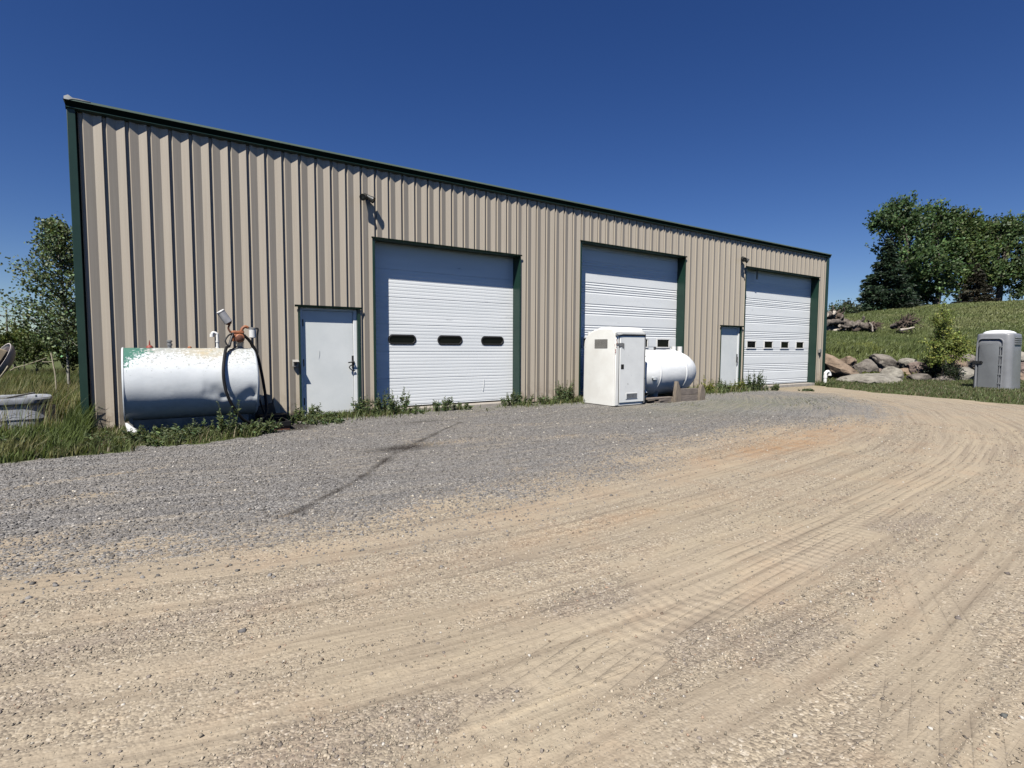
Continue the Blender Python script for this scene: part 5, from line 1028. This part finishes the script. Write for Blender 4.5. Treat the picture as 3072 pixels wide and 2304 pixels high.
#PART4
# ------------------------------------------------------------------ grass and weeds
def blades(x, y, h, w, colr, lean=.35, wind=(.18, -.08), v=.25, z=None):
    n = len(x); z = gz(x, y)-.02 if z is None else z; a = RNG.uniform(0, 2*np.pi, n); l = np.abs(RNG.normal(0, lean, n))*h
    dx = np.cos(a)*l+wind[0]*h; dy = np.sin(a)*l+wind[1]*h; b = RNG.uniform(0, 2*np.pi, n); wx, wy = np.cos(b)*w*.5, np.sin(b)*w*.5
    P0 = np.stack([x, y, z], -1); P1 = P0+np.stack([dx*.35, dy*.35, h*.6], -1); P2 = P0+np.stack([dx, dy, h*.97], -1); W_ = np.stack([wx, wy, wx*0], -1)
    V = np.stack([P0-W_, P0+W_, P1+W_*.8, P1-W_*.8, P2], 1).reshape(-1, 3); o = (np.arange(n)*5)[:, None]
    F = np.concatenate([o+np.array([0, 1, 2]), o+np.array([0, 2, 3]), o+np.array([3, 2, 4])]); k = hsvjit(colr, n, v) if not isinstance(colr, np.ndarray) or colr.ndim == 1 else colr
    c = np.repeat(k, 5, 0).reshape(n, 5, 3); return V, F, c.reshape(-1, 3)
def merge(L):
    V, F, C, o = [], [], [], 0
    for v, f, c in L: V.append(v); F.append(f+o); C.append(c); o += len(v)
    return np.concatenate(V), np.concatenate(F), np.concatenate(C)
def inwedge(x, y, lo, hi):
    a = np.degrees(np.arctan2(x, y+CD)); return (a > lo) & (a < hi)
G = []
# tall meadow grass left of the building
n = 110000; y = -2.7+RNG.random(n)**1.25*22; x = -.75-RNG.random(n)**1.35*12; k = inwedge(x, y, -40, 0) & (grassmask(x, y) > .5); x, y = x[k], y[k]
edge = np.clip((y+2.6)/2.6, 0, 1); h = (.10+.42*edge**1.2)*RNG.uniform(.55, 1.25, len(x)); h = np.where((x > -3) & (x < -1.05) & (y > -.9) & (y < 1.7), h*.42, h); pale = fbm(x*1.1, y*1.1, 61)
cb = np.where((pale > .50)[:, None], np.array([.175, .172, .078]), np.array([.098, .128, .042])); G.append(blades(x, y, h, RNG.uniform(.008, .018, len(x))*(1+edge*.5), cb*np.exp(RNG.normal(0, .28, (len(x), 1))), lean=.3))
n = 2600; y = RNG.uniform(-.5, 9, n); x = RNG.uniform(-4, -.9, n); k = inwedge(x, y, -12, 0); x, y = x[k], y[k]; G.append(blades(x, y, RNG.uniform(.5, .85, len(x)), .006, (.30, .28, .15), lean=.22))
# ragged strip of grass in front of the tank and along the left edge of the gravel
n = 21000; x = RNG.uniform(-3.4, 2.4, n); y = RNG.uniform(-3.1, .0, n); k = (grassmask(x, y) > RNG.uniform(.2, .9, n)) & ~((x > 1.55) & (y > -1.4) & (RNG.random(n) < .9)); x, y = x[k], y[k]
h = RNG.uniform(.04, .17, len(x))*(.7+.9*fbm(x*2.2, y*2.2, 62)); G.append(blades(x, y, h, RNG.uniform(.008, .02, len(x)), np.where((RNG.random(len(x)) < .25)[:, None], np.array([.17, .145, .085]), np.array([.105, .128, .048]))*np.exp(RNG.normal(0, .28, (len(x), 1))), lean=.6))
V, F, C = merge(G); kind(np_mesh('meadow_grass', V, F, M['grass'], C), 'stuff')
# verge and slope on the right
G = []
n = 80000; s_ = 14+RNG.random(n)**.8*10.8; t_ = RNG.uniform(9, 28, n); x = SX*s_+SY*t_; y = SY*s_-SX*t_-CD; k = inwedge(x, y, 62, 80) & (grassmask(x, y) > .45) & (x > 19); x, y = x[k], y[k]
G.append(blades(x, y, RNG.uniform(.03, .14, len(x))*(.6+fbm(x*1.2, y*1.2, 63)), .026, np.where((RNG.random(len(x)) < .25)[:, None], np.array([.15, .13, .075]), np.array([.092, .115, .043]))*np.exp(RNG.normal(0, .25, (len(x), 1))), lean=.5))
n = 80000; s_ = 26.3+RNG.random(n)**.95*12; t_ = s_*RNG.uniform(.52, 1.02, n); x = SX*s_+SY*t_; y = SY*s_-SX*t_-CD
cb = np.where((fbm(x*.45, y*.45, 64) > .5)[:, None], np.array([.125, .15, .052]), np.array([.102, .13, .043])); cb = np.where((fbm(x*.9, y*.9, 67) > .6)[:, None] & (s_ < 30)[:, None], np.array([.16, .18, .046]), cb)
G.append(blades(x, y, RNG.uniform(.10, .42, n)*np.where(s_ < 27.4, .5, np.where(s_ < 31, 1.0, .7)), .05, cb*np.exp(RNG.normal(0, .2, (n, 1))), lean=.4))
n = 60000; s_ = 37+RNG.random(n)*30; t_ = s_*RNG.uniform(.52, 1.02, n); x = SX*s_+SY*t_; y = SY*s_-SX*t_-CD
cb = np.where((fbm(x*.25, y*.25, 65) > .5)[:, None], np.array([.16, .175, .07]), np.array([.13, .155, .055]))
G.append(blades(x, y, RNG.uniform(.10, .32, n), .10, cb*np.exp(RNG.normal(0, .2, (n, 1))), lean=.4))
V, F, C = merge(G); kind(np_mesh('slope_grass', V, F, M['grass'], C), 'stuff')
# low green tufts at the wall foot and creeping over the gravel
G = []
n = 16000; x = RNG.uniform(1.7, 22.9, n); y = -np.abs(RNG.normal(0, .30, n))-.01; p_ = fbm(x*.9, y*1.4, 66); door = np.zeros(n, bool)
for o in (D1, D3): door |= (x > o[0]+.5) & (x < o[1]-.25)
dens = np.where(door, .16, .85); k = (p_ > .40) & (RNG.random(n) < dens) & ~((x > 1.7) & (x < 2.5) & (RNG.random(n) < .8)) & ~((x > 18.6) & (x < 22.6)); x, y = x[k], y[k]
G.append(blades(x, y, RNG.uniform(.04, .22, len(x))*np.where(x > 13.5, 1.35, .9), RNG.uniform(.012, .024, len(x)), np.where((RNG.random(len(x)) < .2)[:, None], np.array([.17, .15, .08]), np.array([.10, .125, .046]))*np.exp(RNG.normal(0, .28, (len(x), 1))), lean=.55))
n = 5200; x = np.concatenate([RNG.normal(13.2, 2.6, n//2), RNG.uniform(2.0, 16, n//2)]); y = np.concatenate([RNG.normal(-2.9, 1.0, n//2), -np.abs(RNG.normal(.3, .7, n//2))]); k = (fbm(x*1.3, y*1.3, 68) > .55) & (y < -.1); x, y = x[k], y[k]
G.append(blades(x, y, RNG.uniform(.015, .05, len(x)), .02, (.085, .10, .042), lean=1.0))
V, F, C = merge(G); kind(np_mesh('low_weeds', V, F, M['grass'], C), 'stuff')
def weed(x, y, h, rad, ns, label, colr=(.105, .138, .062), leaf=.046, seed=0, spike=.5):
    """leafy weed: several upright stems carrying pairs of pointed leaves and a bare seed spike"""
    global RNG
    old = RNG; RNG = np.random.default_rng(seed); z = g1(x, y); t = thing('weed', label, 'weed', (x, y, z), 'weeds along the foot of the wall'); b = MB(); C, D, S = [], [], []
    for i in range(ns):
        a = RNG.uniform(0, 2*math.pi); q = rad*RNG.random()**.6; f = Vector((x+math.cos(a)*q, y+math.sin(a)*q*.6, z-.02)); hh = h*RNG.uniform(.45, 1.05)*(1-.35*q/rad); tp = f+Vector((math.cos(a)*hh*.22+hh*.06, math.sin(a)*hh*.16, hh))
        pth = smooth_path([f, f.lerp(tp, .5)+Vector((RNG.normal(0, .02), RNG.normal(0, .02), 0)), tp], 5); b.tube(pth, list(np.linspace(.006, .0022, len(pth))), 5); m_ = int(18+hh*70)
        fr_ = RNG.random(m_)**(.8) ; pts = np.array([tuple(f.lerp(tp, float(u))) for u in fr_]); aa = RNG.uniform(0, 2*np.pi, m_); el = RNG.uniform(.0, .8, m_); dv_ = np.stack([np.cos(aa), np.sin(aa), el], -1)
        ll = leaf*RNG.uniform(.5, 1.4, m_)*np.where(fr_ > 1-spike*.5, .45, 1.0); C.append(pts+dv_*ll[:, None]*.6); D.append(dv_); S.append(ll)
    b.build('stems', M['stick'] if False else M['weedstem'], t); C = np.concatenate(C); D = np.concatenate(D); S = np.concatenate(S); V, F = leaves(C, D, S*1.5, S*.6, droop=.4)
    np_mesh('foliage', V, F, M['leaf'], np.repeat(hsvjit(colr, len(C), .28), 4, 0), parent=t); RNG = old; return t
M['weedstem'] = pm('weed_stem', (.11, .12, .05), (.08, .09, .035), 9, .7)
W = [(2.62, -.22, .52, .26, 15, 'leafy weed at the left jamb of the dented entry door'), (3.02, -.30, .26, .30, 14, 'low weed clump before the dented entry door'), (3.72, -.14, .55, .20, 12, 'tall thin weed right of the dented entry door'), (3.98, -.18, .48, .16, 10, 'weed against the siding between entry door and first garage door'),
     (4.42, -.25, .70, .34, 26, 'biggest weed clump at the left jamb of the first garage door', ), (4.75, -.45, .26, .30, 12, 'low spreading weed in front of the biggest clump'), (5.62, -.28, .44, .26, 15, 'weed tuft below the middle of the first garage door'), (6.12, -.32, .24, .22, 12, 'small round weed on the gravel before the first garage door'),
     (7.55, -.10, .50, .20, 12, 'pale spiky weed at the right end of the first garage door'), (7.95, -.15, .42, .26, 14, 'weed at the green jamb right of the first garage door'), (9.25, -.26, .80, .26, 30, 'dense dark weed left of the white toilet'), (8.70, -.25, .34, .30, 14, 'weed in the grass between first garage door and white toilet'),
     (1.10, -1.62, .66, .13, 12, 'tall leafy weed in front of the dented fuel tank'), (1.42, -1.68, .36, .24, 18, 'bushy weed below the hose of the fuel tank'), (.45, -1.72, .34, .26, 14, 'weed under the middle of the fuel tank'), (-.15, -1.60, .30, .24, 12, 'weed at the left foot of the fuel tank'), (2.40, -.75, .36, .28, 16, 'weed on dark soil right of the drip tray'), (2.85, -.95, .20, .34, 14, 'flat green weed at the gravel edge below the dented entry door'),
     (15.1, -.35, .62, .34, 22, 'yellow flowering weed clump right of the timber cradle', (.20, .21, .035)), (15.9, -.40, .55, .34, 22, 'green weed clump left of the narrow entry door'), (16.7, -.45, .60, .30, 20, 'yellow green weed before the narrow entry door', (.15, .17, .035)), (17.75, -.40, .90, .42, 34, 'big dark weed clump between the narrow entry door and right garage door', (.058, .085, .036)),
     (18.45, -.75, .36, .40, 20, 'low dark weed at the left end of the right garage door'), (14.3, -.30, .40, .28, 14, 'weed behind the right post of the timber cradle'), (22.85, -.45, .28, .35, 18, 'leafy weed under the white vent pipe'), (19.2, -1.5, .14, .40, 14, 'creeping weed on the drive edge before the right garage door'),
     (-1.1, -.9, .36, .30, 14, 'weed at the corner trim of the building'), (-1.75, -1.4, .34, .40, 18, 'dark weed in front of the grey plastic shell'), (.25, -1.95, .20, .30, 12, 'weed at the gravel edge below the fuel tank'),
     (.75, -1.48, .36, .28, 18, 'weed hiding the skid below the dent of the fuel tank'), (.12, -1.45, .34, .28, 16, 'weed hiding the skid below the left half of the fuel tank'), (1.60, -1.55, .40, .24, 18, 'dark leafy weed left of the drip tray'), (1.25, -1.45, .30, .22, 14, 'weed behind the tall leafy one at the fuel tank'), (-.55, -1.5, .30, .34, 16, 'weed in the grass before the concrete footing at the corner')]
for i, q in enumerate(W): weed(q[0], q[1], q[2], q[3], q[4], q[5], q[6] if len(q) > 6 else (.105, .138, .062), seed=200+i)
for i, (px, py, lab) in enumerate([(2560, 1070, 'yellow green weed above the huge orange boulder'), (2640, 1115, 'yellow weed growing between boulders'), (2625, 1060, 'yellow green weed on the bank above the large grey boulder'), (2710, 1120, 'weed between the pale boulder and the pinkish one'), (2612, 1142, 'green weed at the left end of the long flat slab'), (2690, 1150, 'weed at the right end of the long flat slab'), (2755, 1140, 'weed before the low boulder below the pinkish one'), (2855, 1135, 'weed below the round dappled boulder'), (2905, 1150, 'weed in shade left of the grey toilet'), (2575, 1120, 'weed between the huge orange boulder and the slab')]):
    c = at_d(px, py, 24.9); weed(c.x, c.y, .5, .45, 14, lab, (.15, .17, .034), leaf=.09, seed=300+i)
